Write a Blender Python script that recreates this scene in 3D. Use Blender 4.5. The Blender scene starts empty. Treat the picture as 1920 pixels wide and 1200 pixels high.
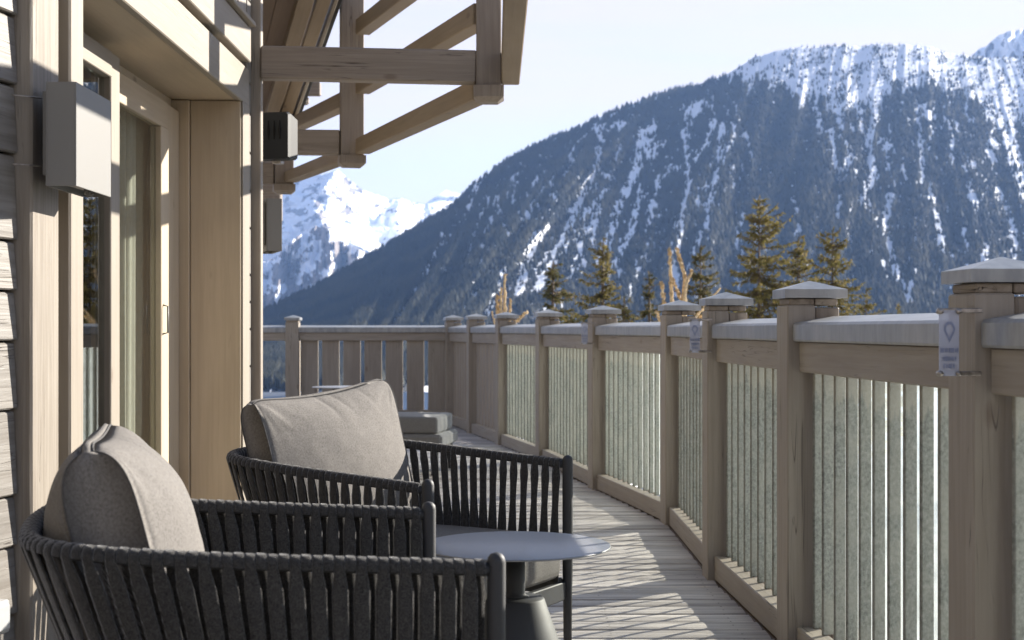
import bpy, bmesh, math, random
import numpy as np
from mathutils import Vector, Matrix

random.seed(7)
sc = bpy.context.scene
R = math.radians

# ------------------------------------------------------------------ camera
F, HX, HY, EYE = 2667.0, 960.0, 617.0, 1.07     # focal length in photo pixels, vanishing point, eye height


def P(px, py, Y):
    """world point seen at photo pixel (px, py) when it stands Y metres ahead"""
    return Vector(((px - HX) * Y / F, Y, EYE - (py - HY) * Y / F))


cam = bpy.data.cameras.new("camera")
cam.lens, cam.sensor_width, cam.shift_y = 50.0, 36.0, 17.0 / 1920.0
cam.clip_start, cam.clip_end = 0.05, 60000
cam.dof.use_dof, cam.dof.focus_distance, cam.dof.aperture_fstop = True, 4.6, 7.0
cam_ob = bpy.data.objects.new("camera", cam)
cam_ob.location = (0, 0, EYE)
cam_ob.rotation_euler = (R(90), 0, 0)
sc.collection.objects.link(cam_ob)
sc.camera = cam_ob

# ------------------------------------------------------------------ sky, sun, exposure
SUN_AZ, SUN_EL = R(50), R(21.5)                     # azimuth to the right of the view direction (+Y)
world = bpy.data.worlds.new("World")
sc.world = world
world.use_nodes = True
wn, wl = world.node_tree.nodes, world.node_tree.links
wn.clear()
w_out = wn.new("ShaderNodeOutputWorld")
w_bg = wn.new("ShaderNodeBackground")
sky = wn.new("ShaderNodeTexSky")
sky.sky_type = 'NISHITA'
sky.sun_disc = False
sky.sun_elevation = SUN_EL
sky.sun_rotation = SUN_AZ
sky.altitude = 1500
sky.air_density, sky.dust_density, sky.ozone_density = 1.0, 0.6, 1.5
# thin high cirrus, streaked sideways
w_tc = wn.new("ShaderNodeTexCoord")
w_map = wn.new("ShaderNodeMapping")
w_map.inputs['Scale'].default_value = (1.6, 1.6, 16.0)
w_map.inputs['Rotation'].default_value = (R(4), R(-5), 0)
w_no = wn.new("ShaderNodeTexNoise")
w_no.inputs['Scale'].default_value = 2.2
w_no.inputs['Detail'].default_value = 6
w_no.inputs['Roughness'].default_value = 0.55
w_ramp = wn.new("ShaderNodeMapRange")
w_ramp.inputs['From Min'].default_value = 0.36
w_ramp.inputs['From Max'].default_value = 0.66
w_ramp.inputs['To Min'].default_value = 0.80
w_ramp.inputs['To Max'].default_value = 0.98
w_mix = wn.new("ShaderNodeMix")
w_mix.data_type = 'RGBA'
w_mix.inputs['B'].default_value = (5.1, 4.5, 4.35, 1)
wl.new(w_tc.outputs['Generated'], w_map.inputs['Vector'])
wl.new(w_map.outputs['Vector'], w_no.inputs['Vector'])
wl.new(w_no.outputs['Fac'], w_ramp.inputs['Value'])
# the veil thins out overhead
w_sep = wn.new("ShaderNodeSeparateXYZ")
wl.new(w_tc.outputs['Generated'], w_sep.inputs[0])
w_fade = wn.new("ShaderNodeMapRange")
w_fade.inputs['From Min'].default_value = 0.22
w_fade.inputs['From Max'].default_value = 0.55
w_fade.inputs['To Min'].default_value = 1.0
w_fade.inputs['To Max'].default_value = 0.10
wl.new(w_sep.outputs['Z'], w_fade.inputs['Value'])
w_mul = wn.new("ShaderNodeMath")
w_mul.operation = 'MULTIPLY'
wl.new(w_ramp.outputs['Result'], w_mul.inputs[0])
wl.new(w_fade.outputs['Result'], w_mul.inputs[1])
wl.new(w_mul.outputs[0], w_mix.inputs['Factor'])
wl.new(sky.outputs['Color'], w_mix.inputs['A'])
wl.new(w_mix.outputs['Result'], w_bg.inputs['Color'])
w_bg.inputs['Strength'].default_value = 0.065
wl.new(w_bg.outputs['Background'], w_out.inputs['Surface'])

sun = bpy.data.lights.new("sun", 'SUN')
sun.energy, sun.angle, sun.color = 5.0, R(0.5), (1.0, 0.93, 0.83)
sun_ob = bpy.data.objects.new("sun", sun)
SUN_DIR = Vector((math.sin(SUN_AZ) * math.cos(SUN_EL), math.cos(SUN_AZ) * math.cos(SUN_EL), math.sin(SUN_EL)))
sun_ob.rotation_euler = SUN_DIR.to_track_quat('Z', 'Y').to_euler()
sun_ob.location = SUN_DIR * 30
sc.collection.objects.link(sun_ob)

sc.view_settings.view_transform = 'Standard'
sc.view_settings.look = 'None'
sc.view_settings.exposure = 1.62
sc.view_settings.gamma = 1.0
sc.cycles.max_bounces = 10
sc.cycles.diffuse_bounces = 5
sc.cycles.glossy_bounces = 4
sc.cycles.transparent_max_bounces = 24
sc.cycles.volume_bounces = 1
sc.cycles.use_denoising = True
sc.cycles.sample_clamp_indirect = 6
sc.cycles.caustics_reflective = False
sc.cycles.caustics_refractive = False

# ------------------------------------------------------------------ node helpers


class NT:
    def __init__(self, name):
        self.m = bpy.data.materials.new(name)
        self.m.use_nodes = True
        self.t = self.m.node_tree
        self.t.nodes.clear()
        self.out = self.n("ShaderNodeOutputMaterial")

    def n(self, typ, **kw):
        nd = self.t.nodes.new(typ)
        for k, v in kw.items():
            if k in nd.inputs:
                nd.inputs[k].default_value = v
            else:
                setattr(nd, k, v)
        return nd

    def l(self, a, b):
        self.t.links.new(a, b)

    def coords(self, kind='Object', scale=(1, 1, 1), attr=None):
        if attr:
            a = self.n("ShaderNodeAttribute", attribute_name=attr)
            src = a.outputs['Vector']
        else:
            a = self.n("ShaderNodeTexCoord")
            src = a.outputs[kind]
        mp = self.n("ShaderNodeMapping")
        mp.inputs['Scale'].default_value = scale
        self.l(src, mp.inputs['Vector'])
        return mp.outputs['Vector']

    def noise(self, vec, scale, detail=4, rough=0.55, dist=0.0):
        nd = self.n("ShaderNodeTexNoise")
        nd.inputs['Scale'].default_value = scale
        nd.inputs['Detail'].default_value = detail
        nd.inputs['Roughness'].default_value = rough
        nd.inputs['Distortion'].default_value = dist
        self.l(vec, nd.inputs['Vector'])
        return nd.outputs['Fac']

    def ramp(self, fac, stops, interp='LINEAR'):
        nd = self.n("ShaderNodeValToRGB")
        cr = nd.color_ramp
        cr.interpolation = interp
        while len(cr.elements) < len(stops):
            cr.elements.new(0.5)
        for e, (p, c) in zip(cr.elements, stops):
            e.position = p
            e.color = c if len(c) == 4 else (*c, 1)
        self.l(fac, nd.inputs['Fac'])
        return nd.outputs['Color']

    def rng(self, fac, a, b, c=0.0, d=1.0):
        nd = self.n("ShaderNodeMapRange")
        for k, v in (('From Min', a), ('From Max', b), ('To Min', c), ('To Max', d)):
            nd.inputs[k].default_value = v
        self.l(fac, nd.inputs['Value'])
        return nd.outputs['Result']

    def mix(self, fac, a, b, mode='MIX'):
        nd = self.n("ShaderNodeMix", data_type='RGBA', blend_type=mode)
        for k, v in (('Factor', fac), ('A', a), ('B', b)):
            if isinstance(v, (int, float)):
                nd.inputs[k].default_value = v
            elif isinstance(v, tuple):
                nd.inputs[k].default_value = v if len(v) == 4 else (*v, 1)
            else:
                self.l(v, nd.inputs[k])
        return nd.outputs['Result']

    def math(self, op, a, b=None):
        nd = self.n("ShaderNodeMath", operation=op)
        for i, v in enumerate((a, b)):
            if v is None:
                continue
            if isinstance(v, (int, float)):
                nd.inputs[i].default_value = v
            else:
                self.l(v, nd.inputs[i])
        return nd.outputs[0]

    def bump(self, h, strength=0.3, dist=0.01, normal=None):
        nd = self.n("ShaderNodeBump")
        nd.inputs['Strength'].default_value = strength
        nd.inputs['Distance'].default_value = dist
        self.l(h, nd.inputs['Height'])
        if normal is not None:
            self.l(normal, nd.inputs['Normal'])
        return nd.outputs['Normal']

    def bsdf(self, col, rough=0.6, metal=0.0, normal=None, spec=0.5, **kw):
        nd = self.n("ShaderNodeBsdfPrincipled")
        if isinstance(col, tuple):
            nd.inputs['Base Color'].default_value = (*col[:3], 1)
        else:
            self.l(col, nd.inputs['Base Color'])
        if isinstance(rough, (int, float)):
            nd.inputs['Roughness'].default_value = rough
        else:
            self.l(rough, nd.inputs['Roughness'])
        nd.inputs['Metallic'].default_value = metal
        nd.inputs['Specular IOR Level'].default_value = spec
        if normal is not None:
            self.l(normal, nd.inputs['Normal'])
        for k, v in kw.items():
            nd.inputs[k.replace('_', ' ')].default_value = v
        return nd.outputs['BSDF']

    def done(self, sh):
        self.l(sh, self.out.inputs['Surface'])
        return self.m


def wood(name, c_lo, c_hi, grain=0.35, rough=0.55, speck=0.0, cracks=0.35, bump=0.35):
    """painted or weathered timber; gc.z runs along the grain"""
    t = NT(name)
    g = t.coords(attr='gc', scale=(55, 55, 2.2))
    fine = t.noise(g, 1.0, 5, 0.6, 0.4)
    g2 = t.coords(attr='gc', scale=(5, 5, 1.3))
    blot = t.noise(g2, 1.0, 3, 0.6)
    col = t.mix(t.rng(blot, 0.3, 0.7), c_lo, c_hi)
    dark = t.mix(1.0, col, (0.62, 0.58, 0.54), 'MULTIPLY')
    col = t.mix(t.math('MULTIPLY', t.rng(fine, 0.62, 0.35), grain), col, dark)
    # fine drying cracks along the grain
    g3 = t.coords(attr='gc', scale=(34, 34, 0.9))
    ck = t.noise(g3, 1.0, 2, 0.5, 1.2)
    ckm = t.rng(t.math('ABSOLUTE', t.math('SUBTRACT', ck, 0.5)), 0.012, 0.0)
    mask = t.rng(t.noise(g2, 2.0, 1), 0.52, 0.62)
    ckm = t.math('MULTIPLY', t.math('MULTIPLY', ckm, mask), cracks)
    col = t.mix(ckm, col, (0.05, 0.035, 0.028))
    # knots
    vo = t.n("ShaderNodeTexVoronoi", feature='F1')
    vo.inputs['Scale'].default_value = 1.0
    t.l(t.coords(attr='gc', scale=(5.5, 5.5, 2.4)), vo.inputs['Vector'])
    kn = t.rng(vo.outputs['Distance'], 0.10, 0.045)
    col = t.mix(t.math('MULTIPLY', kn, 0.55), col, (0.13, 0.085, 0.06))
    h = t.math('SUBTRACT', fine, t.math('MULTIPLY', ckm, 2.0))
    nrm = t.bump(h, bump, 0.003)
    return t.done(t.bsdf(col, rough, normal=nrm, spec=0.3))


MAT = {}
MAT['paint'] = wood('taupe_painted_timber', (0.283, 0.245, 0.205), (0.345, 0.309, 0.257), 0.40, cracks=0.75, bump=0.5)
MAT['paint_pale'] = wood('pale_painted_timber', (0.254, 0.220, 0.178), (0.298, 0.263, 0.214), 0.25)
MAT['siding'] = wood('weathered_siding', (0.178, 0.165, 0.148), (0.249, 0.233, 0.209), 0.75, cracks=0.8, bump=0.7)
MAT['rough_post'] = wood('brushed_painted_timber', (0.232, 0.203, 0.166), (0.304, 0.271, 0.225), 0.7, bump=0.8)
MAT['beam'] = wood('stained_beam_timber', (0.241, 0.203, 0.169), (0.313, 0.269, 0.225), 0.45, cracks=0.8, bump=0.5)
MAT['purlin'] = wood('oiled_purlin_timber', (0.235, 0.182, 0.123), (0.290, 0.229, 0.158), 0.3, cracks=0.15)
MAT['reveal'] = wood('door_reveal_timber', (0.412, 0.336, 0.244), (0.508, 0.422, 0.310), 0.22, cracks=0.1, bump=0.15)
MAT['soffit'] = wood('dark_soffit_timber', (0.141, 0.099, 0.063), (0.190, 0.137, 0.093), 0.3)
MAT['end_grain'] = wood('peeling_end_timber', (0.197, 0.162, 0.132), (0.375, 0.324, 0.256), 0.6, cracks=1.0, bump=0.9)


def mk_deck():
    t = NT('weathered_deck_boards')
    g = t.coords(attr='gc', scale=(48, 48, 1.7))
    fine = t.noise(g, 1.0, 6, 0.62, 0.8)
    streak = t.noise(t.coords(attr='gc', scale=(14, 14, 0.7)), 1.0, 4, 0.6, 0.5)
    bl = t.noise(t.coords(attr='gc', scale=(2, 2, 0.9)), 1.0, 3)
    col = t.mix(t.rng(bl, 0.35, 0.65), (0.42, 0.388, 0.355), (0.70, 0.65, 0.595))
    col = t.mix(t.rng(fine, 0.56, 0.36, 0, 0.72), col, (0.15, 0.13, 0.12))
    col = t.mix(t.rng(streak, 0.56, 0.72, 0, 0.6), col, (0.52, 0.47, 0.43))
    h = t.math('ADD', t.math('MULTIPLY', fine, 0.6), t.math('MULTIPLY', streak, 1.2))
    nrm = t.bump(h, 0.9, 0.012)
    return t.done(t.bsdf(col, 0.5, normal=nrm, spec=0.35))


MAT['deck'] = mk_deck()


def mk_slat():
    """slats gone grey-green behind grime, with pale run marks under the top rail"""
    t = NT('grimy_grey_green_slats')
    ob = t.coords('Object', (1, 1, 1))
    mott = t.noise(ob, 90, 5, 0.7)
    big = t.noise(ob, 7, 4, 0.6)
    col = t.mix(t.rng(mott, 0.34, 0.66), (0.108, 0.112, 0.098), (0.265, 0.272, 0.245))
    col = t.mix(t.rng(big, 0.4, 0.62, 0, 0.6), col, (0.26, 0.255, 0.22))
    sep = t.n("ShaderNodeSeparateXYZ")
    t.l(ob, sep.inputs[0])
    drip = t.noise(t.coords('Object', (45, 45, 5)), 1.0, 3, 0.6)
    edge = t.math('ADD', sep.outputs['Z'], t.math('MULTIPLY', drip, 0.22))
    dm = t.rng(edge, 0.955, 0.975)
    col = t.mix(t.math('MULTIPLY', dm, 0.55), col, (0.31, 0.29, 0.24))
    nrm = t.bump(mott, 0.3, 0.002)
    return t.done(t.bsdf(col, 0.62, normal=nrm, spec=0.3))


MAT['slat_grey'] = mk_slat()


def mk_lead():
    t = NT('grey_zinc_capping')
    ob = t.coords('Object')
    a = t.noise(t.coords('Object', (30, 30, 8)), 1.0, 4, 0.65)
    b = t.noise(ob, 6, 3)
    col = t.mix(t.rng(a, 0.35, 0.68), (0.215, 0.225, 0.235), (0.315, 0.325, 0.33))
    col = t.mix(t.rng(b, 0.45, 0.7, 0, 0.5), col, (0.40, 0.39, 0.37))
    return t.done(t.bsdf(col, 0.36, 0.15, normal=t.bump(a, 0.15, 0.003)))


MAT['zinc'] = mk_lead()


def mk_screen(name='dusty_clear_acrylic', d0=.07, d1=.26):
    """dusty clear acrylic sheet behind the slats"""
    t = NT(name)
    ob = t.coords('Object')
    d = t.noise(ob, 14, 5, 0.65)
    d2 = t.noise(t.coords('Object', (20, 20, 1.5)), 1.0, 3)
    tr = t.n("ShaderNodeBsdfTransparent")
    tr.inputs['Color'].default_value = (0.95, 0.97, 0.95, 1)
    ts = t.n("ShaderNodeBsdfTranslucent")
    ts.inputs['Color'].default_value = (0.74, 0.79, 0.78, 1)
    mx = t.n("ShaderNodeMixShader")
    t.l(t.rng(t.math('ADD', t.math('MULTIPLY', d, 0.6), t.math('MULTIPLY', d2, 0.4)), 0.3, 0.7, d0, d1), mx.inputs[0])
    t.l(tr.outputs[0], mx.inputs[1])
    t.l(ts.outputs[0], mx.inputs[2])
    return t.done(mx.outputs[0])


MAT['acrylic'] = mk_screen()
MAT['acrylic_milky'] = mk_screen('milky_weathered_acrylic', .16, .50)


def mk_simple(name, col, rough=0.5, metal=0.0, nscale=80, var=0.12, bump=0.05, spec=0.5, **kw):
    t = NT(name)
    n_ = t.noise(t.coords('Object'), nscale, 3)
    lo = tuple(c * (1 - var) for c in col)
    hi = tuple(min(1, c * (1 + var)) for c in col)
    c = t.mix(t.rng(n_, 0.35, 0.65), lo, hi)
    return t.done(t.bsdf(c, rough, metal, normal=t.bump(n_, bump, 0.001), spec=spec, **kw))


MAT['lamp_metal'] = mk_simple('light_grey_powder_coat', (0.19, 0.185, 0.172), 0.5, 0.0, 500, 0.04, 0.08)
MAT['dark_metal'] = mk_simple('charcoal_powder_coat', (0.026, 0.027, 0.030), 0.6, 0.0, 600, 0.10, 0.06)
MAT['table_metal'] = mk_simple('slate_grey_table_top', (0.215, 0.222, 0.232), 0.36, 0.1, 300, 0.06, 0.04)
MAT['steel'] = mk_simple('tarnished_steel', (0.33, 0.30, 0.27), 0.4, 0.8, 60, 0.3, 0.1)
MAT['black_plastic'] = mk_simple('black_plastic', (0.010, 0.012, 0.013), 0.6, 0.0, 300, 0.1, 0.1)
MAT['void'] = mk_simple('dark_recess', (0.01, 0.009, 0.008), 0.9, 0, 20)
MAT['white_plastic'] = mk_simple('white_plastic', (0.40, 0.41, 0.41), 0.3, 0, 50, 0.03, 0)
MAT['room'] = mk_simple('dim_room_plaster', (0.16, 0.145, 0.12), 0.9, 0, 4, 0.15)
MAT['seal'] = mk_simple('black_rubber_seal', (0.012, 0.012, 0.012), 0.6, 0, 40)


def mk_fabric(name, lo, hi, scale=900, sheen=0.25, bump=0.35, smooth=14, fine=.45, srough=.5):
    t = NT(name)
    ob = t.coords('Object')
    w1 = t.n("ShaderNodeTexWave", wave_type='BANDS', bands_direction='X')
    w1.inputs['Scale'].default_value = scale * 0.28
    w1.inputs['Distortion'].default_value = 1.5
    t.l(ob, w1.inputs['Vector'])
    n1 = t.noise(ob, scale, 2, 0.7)
    n2 = t.noise(ob, scale * 0.22, 3, 0.6)
    n3 = t.noise(ob, smooth, 3)
    f = t.math('ADD', t.math('MULTIPLY', n1, fine), t.math('MULTIPLY', n2, 1 - fine))
    col = t.mix(t.rng(f, 0.38, 0.62), lo, hi)
    col = t.mix(t.rng(n3, 0.3, 0.7, 0, 0.10), col, tuple(min(1, c * 1.5) for c in hi))
    nrm = t.bump(t.math('ADD', f, t.math('MULTIPLY', w1.outputs['Fac'], 0.3)), bump, 0.0015)
    sh = t.bsdf(col, 0.9, normal=nrm, spec=0.1)
    p = [x for x in t.t.nodes if x.type == 'BSDF_PRINCIPLED'][0]
    p.inputs['Sheen Weight'].default_value = sheen
    p.inputs['Sheen Roughness'].default_value = srough
    return t.done(sh)


MAT['cushion'] = mk_fabric('taupe_woven_cushion', (0.118, 0.109, 0.100), (0.222, 0.209, 0.194), sheen=.04)
MAT['seam'] = mk_fabric('dark_seam_piping', (0.07, 0.065, 0.06), (0.10, 0.095, 0.09))
MAT['cushion_dark'] = mk_fabric('grey_woven_cushion', (0.12, 0.12, 0.12), (0.18, 0.18, 0.18))
MAT['rope'] = mk_fabric('charcoal_melange_strap', (0.010, 0.0105, 0.012), (0.075, 0.072, 0.068), 520, 0.55, 0.9, fine=.8, srough=.35)
MAT['curtain'] = mk_fabric('linen_curtain', (0.30, 0.295, 0.25), (0.38, 0.37, 0.32), 300, 0.1, 0.2)


def mk_glass(name='window_glass', r0=0.08):
    t = NT(name)
    tr = t.n("ShaderNodeBsdfTransparent")
    tr.inputs['Color'].default_value = (0.93, 0.95, 0.93, 1)
    gl = t.n("ShaderNodeBsdfGlossy")
    gl.inputs['Roughness'].default_value = 0.0
    lw = t.n("ShaderNodeLayerWeight")
    lw.inputs['Blend'].default_value = 0.5
    sch = t.math('ADD', t.math('MULTIPLY', t.math('POWER', lw.outputs['Facing'], 5.0), 1 - r0), r0)
    mx = t.n("ShaderNodeMixShader")
    t.l(sch, mx.inputs[0])
    t.l(tr.outputs[0], mx.inputs[1])
    t.l(gl.outputs[0], mx.inputs[2])
    return t.done(mx.outputs[0])


MAT['glass'] = mk_glass()
MAT['glass_inner'] = mk_glass('inner_window_glass', 0.03)

# ------------------------------------------------------------------ mesh builder


class MB:
    def __init__(self):
        self.v, self.f, self.g, self.s, self.mi = [], [], [], [], []

    def add(self, verts, faces, gc=None, smooth=False, mi=0):
        b = len(self.v)
        self.v += [tuple(x) for x in verts]
        self.g += [tuple(x) for x in (gc if gc is not None else verts)]
        self.f += [tuple(i + b for i in f) for f in faces]
        self.s += [smooth] * len(faces)
        self.mi += [mi] * len(faces)

    def box(self, c, size, axes=None, bev=0.003, mi=0, warp=None):
        """chamfered box; axes = 3 unit vectors"""
        c = Vector(c)
        ax = axes or (Vector((1, 0, 0)), Vector((0, 1, 0)), Vector((0, 0, 1)))
        hx, hy, hz = [s / 2 for s in size]
        b = min(bev, 0.45 * min(hx, hy, hz))
        long_ = max(range(3), key=lambda i: size[i])
        order = [i for i in range(3) if i != long_] + [long_]
        off = (random.uniform(-20, 20), random.uniform(-20, 20), random.uniform(-20, 20))
        vs, gs = [], []
        idx = {}
        for sx in (-1, 1):
            for sy in (-1, 1):
                for sz in (-1, 1):
                    for k in range(3):
                        l = [sx * (hx - (0 if k == 0 else b)), sy * (hy - (0 if k == 1 else b)), sz * (hz - (0 if k == 2 else b))]
                        idx[(sx, sy, sz, k)] = len(vs)
                        p = c + ax[0] * l[0] + ax[1] * l[1] + ax[2] * l[2]
                        vs.append(p)
                        gs.append((l[order[0]] + off[0], l[order[1]] + off[1], l[order[2]] + off[2]))
        fs = []
        I = idx
        for s in (-1, 1):
            q = [I[(s, a, d, 0)] for a, d in ((-1, -1), (1, -1), (1, 1), (-1, 1))]
            fs.append(q if s > 0 else q[::-1])
            q = [I[(a, s, d, 1)] for a, d in ((-1, -1), (-1, 1), (1, 1), (1, -1))]
            fs.append(q if s > 0 else q[::-1])
            q = [I[(a, d, s, 2)] for a, d in ((-1, -1), (1, -1), (1, 1), (-1, 1))]
            fs.append(q if s > 0 else q[::-1])
        for s1 in (-1, 1):
            for s2 in (-1, 1):
                fs.append([I[(s1, s2, -1, 0)], I[(s1, s2, -1, 1)], I[(s1, s2, 1, 1)], I[(s1, s2, 1, 0)]][::(-1 if s1 * s2 < 0 else 1)])
                fs.append([I[(s1, -1, s2, 0)], I[(s1, 1, s2, 0)], I[(s1, 1, s2, 2)], I[(s1, -1, s2, 2)]][::(-1 if s1 * s2 < 0 else 1)])
                fs.append([I[(-1, s1, s2, 1)], I[(-1, s1, s2, 2)], I[(1, s1, s2, 2)], I[(1, s1, s2, 1)]][::(-1 if s1 * s2 < 0 else 1)])
                for s3 in (-1, 1):
                    t_ = [I[(s1, s2, s3, 0)], I[(s1, s2, s3, 1)], I[(s1, s2, s3, 2)]]
                    fs.append(t_ if s1 * s2 * s3 > 0 else t_[::-1])
        self.add(vs, fs, gs, False, mi)
        return self

    def aabb(self, x0, x1, y0, y1, z0, z1, bev=0.003, mi=0):
        return self.box(((x0 + x1) / 2, (y0 + y1) / 2, (z0 + z1) / 2), (abs(x1 - x0), abs(y1 - y0), abs(z1 - z0)), None, bev, mi)

    def beam(self, p0, p1, w, h, up=(0, 0, 1), bev=0.005, mi=0):
        """bar from p0 to p1, w = sideways, h = along up"""
        p0, p1 = Vector(p0), Vector(p1)
        d = (p1 - p0)
        L = d.length
        d.normalize()
        s = d.cross(Vector(up)).normalized()
        u = s.cross(d).normalized()
        return self.box((p0 + p1) / 2, (L, w, h), (d, -s, u), bev, mi)

    def prism(self, poly, z0, z1, mi=0, gc=True):
        """vertical prism over an xy polygon (counter-clockwise)"""
        n = len(poly)
        vs = [(x, y, z0) for x, y in poly] + [(x, y, z1) for x, y in poly]
        fs = [tuple(range(n))[::-1], tuple(range(n, 2 * n))]
        fs += [(i, (i + 1) % n, n + (i + 1) % n, n + i) for i in range(n)]
        self.add(vs, fs, None, False, mi)
        return self

    def tube(self, path, rad, n=12, caps=True, mi=0, smooth=True, squash=None):
        path = [Vector(p) for p in path]
        m = len(path)
        rr = rad if isinstance(rad, (list, tuple)) else [rad] * m
        vs, fs = [], []
        prev = None
        for i, p in enumerate(path):
            t = (path[min(i + 1, m - 1)] - path[max(i - 1, 0)]).normalized()
            a = prev if prev is not None else (Vector((0, 0, 1)) if abs(t.z) < 0.9 else Vector((1, 0, 0)))
            a = (a - t * a.dot(t)).normalized()
            prev = a
            b = t.cross(a)
            for k in range(n):
                an = 2 * math.pi * k / n
                vs.append(p + (a * math.cos(an) + b * math.sin(an)) * rr[i])
        for i in range(m - 1):
            for k in range(n):
                k2 = (k + 1) % n
                fs.append((i * n + k, i * n + k2, (i + 1) * n + k2, (i + 1) * n + k))
        if caps:
            fs.append(tuple(range(n))[::-1])
            fs.append(tuple(range((m - 1) * n, m * n)))
        self.add(vs, fs, None, smooth, mi)
        return self

    def lathe(self, prof, c=(0, 0, 0), n=48, mi=0, smooth=True):
        vs, fs = [], []
        m = len(prof)
        for r, z in prof:
            for k in range(n):
                an = 2 * math.pi * k / n
                vs.append((c[0] + r * math.cos(an), c[1] + r * math.sin(an), c[2] + z))
        for i in range(m - 1):
            for k in range(n):
                k2 = (k + 1) % n
                fs.append((i * n + k, i * n + k2, (i + 1) * n + k2, (i + 1) * n + k))
        fs.append(tuple(range(n))[::-1])
        fs.append(tuple(range((m - 1) * n, m * n)))
        self.add(vs, fs, None, smooth, mi)
        return self

    def build(self, name, mat, parent=None, M=None):
        me = bpy.data.meshes.new(name)
        vv = self.v if M is None else [tuple(M @ Vector(p)) for p in self.v]
        me.from_pydata(vv, [], self.f)
        at = me.attributes.new('gc', 'FLOAT_VECTOR', 'POINT')
        at.data.foreach_set('vector', np.array(self.g, dtype=np.float32).ravel())
        me.polygons.foreach_set('use_smooth', self.s)
        me.polygons.foreach_set('material_index', self.mi)
        mats = mat if isinstance(mat, (list, tuple)) else [mat]
        for m_ in mats:
            me.materials.append(MAT[m_] if isinstance(m_, str) else m_)
        me.update()
        o = bpy.data.objects.new(name, me)
        sc.collection.objects.link(o)
        if parent is not None:
            o.parent = parent
        return o


def tag(o, label=None, cat=None, group=None, kind=None):
    for k, v in (('label', label), ('category', cat), ('group', group), ('kind', kind)):
        if v:
            o[k] = v
    return o


def thing(name, label, cat, loc=(0, 0, 0), rz=0.0, group=None):
    o = bpy.data.objects.new(name, None)
    sc.collection.objects.link(o)
    o.empty_display_size = 0.1
    o.location = loc
    o.rotation_euler = (0, 0, rz)
    return tag(o, label, cat, group)


# numpy value noise -------------------------------------------------
def _h(ix, iy, seed):
    h = (ix * 374761393 + iy * 668265263 + seed * 974711) & 0xffffffff
    h = ((h ^ (h >> 13)) * 1274126177) & 0xffffffff
    return ((h ^ (h >> 16)) & 0xffff) / 65535.0


def vnoise(x, y, seed=0):
    x, y = np.asarray(x, float), np.asarray(y, float)
    ix, iy = np.floor(x).astype(np.int64), np.floor(y).astype(np.int64)
    fx, fy = x - ix, y - iy
    fx, fy = fx * fx * (3 - 2 * fx), fy * fy * (3 - 2 * fy)
    a = _h(ix, iy, seed) * (1 - fx) + _h(ix + 1, iy, seed) * fx
    b = _h(ix, iy + 1, seed) * (1 - fx) + _h(ix + 1, iy + 1, seed) * fx
    return a * (1 - fy) + b * fy


def fbm(x, y, seed=0, oct_=4, rough=0.5):
    s, a, n_ = 0.0, 1.0, 0.0
    for i in range(oct_):
        s = s + a * vnoise(x * 2 ** i, y * 2 ** i, seed + i * 17)
        n_ += a
        a *= rough
    return s / n_


def grid_mesh(name, V, nu, nv, mats, smooth=True, snow=None, rock=None, parent=None):
    """V: (nu, nv, 3)"""
    me = bpy.data.meshes.new(name)
    me.vertices.add(nu * nv)
    me.vertices.foreach_set('co', V.reshape(-1).astype(np.float32))
    i, j = np.meshgrid(np.arange(nu - 1), np.arange(nv - 1), indexing='ij')
    a = (i * nv + j).ravel()
    quads = np.stack([a, a + 1, a + nv + 1, a + nv], 1)
    nf = len(quads)
    me.loops.add(nf * 4)
    me.loops.foreach_set('vertex_index', quads.ravel().astype(np.int32))
    me.polygons.add(nf)
    me.polygons.foreach_set('loop_start', np.arange(nf, dtype=np.int32) * 4)
    me.polygons.foreach_set('use_smooth', np.full(nf, smooth))
    me.update(calc_edges=True)
    for nm, arr in (('snow', snow), ('rock', rock)):
        if arr is not None:
            at = me.attributes.new(nm, 'FLOAT', 'POINT')
            at.data.foreach_set('value', arr.reshape(-1).astype(np.float32))
    me.materials.append(mats)
    o = bpy.data.objects.new(name, me)
    sc.collection.objects.link(o)
    if parent:
        o.parent = parent
    return o


# ================================================================== SETTING: ground and mountains
def mk_mountain(name, c_rock, c_scree, c_snow=(0.88, 0.90, 0.94), nscale=0.02):
    t = NT(name)
    ob = t.coords('Object')
    sn = t.n("ShaderNodeAttribute", attribute_name='snow').outputs['Fac']
    rk = t.n("ShaderNodeAttribute", attribute_name='rock').outputs['Fac']
    n1 = t.noise(ob, nscale, 5, 0.65)
    col = t.mix(t.rng(n1, 0.35, 0.65), c_rock, tuple(c * 1.7 for c in c_rock))
    col = t.mix(rk, col, c_scree)
    edge = t.math('ADD', sn, t.math('MULTIPLY', t.math('SUBTRACT', n1, 0.5), 0.8))
    col = t.mix(t.rng(edge, 0.42, 0.58), col, c_snow)
    return t.done(t.bsdf(col, 0.9, normal=t.bump(n1, 0.6, 12.0), spec=0.1))


MAT['slope'] = mk_mountain('forested_rocky_slope', (0.026, 0.029, 0.033), (0.17, 0.17, 0.175))
MAT['far_slope'] = mk_mountain('high_snowfield', (0.17, 0.15, 0.14), (0.25, 0.22, 0.20), nscale=0.008)


def dirvec(px, py):
    x = (px - HX) / F
    z = -(py - HY) / F
    return x, z


def interp(x, pts):
    xs, ys = zip(*pts)
    return np.interp(x, xs, ys)


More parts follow.
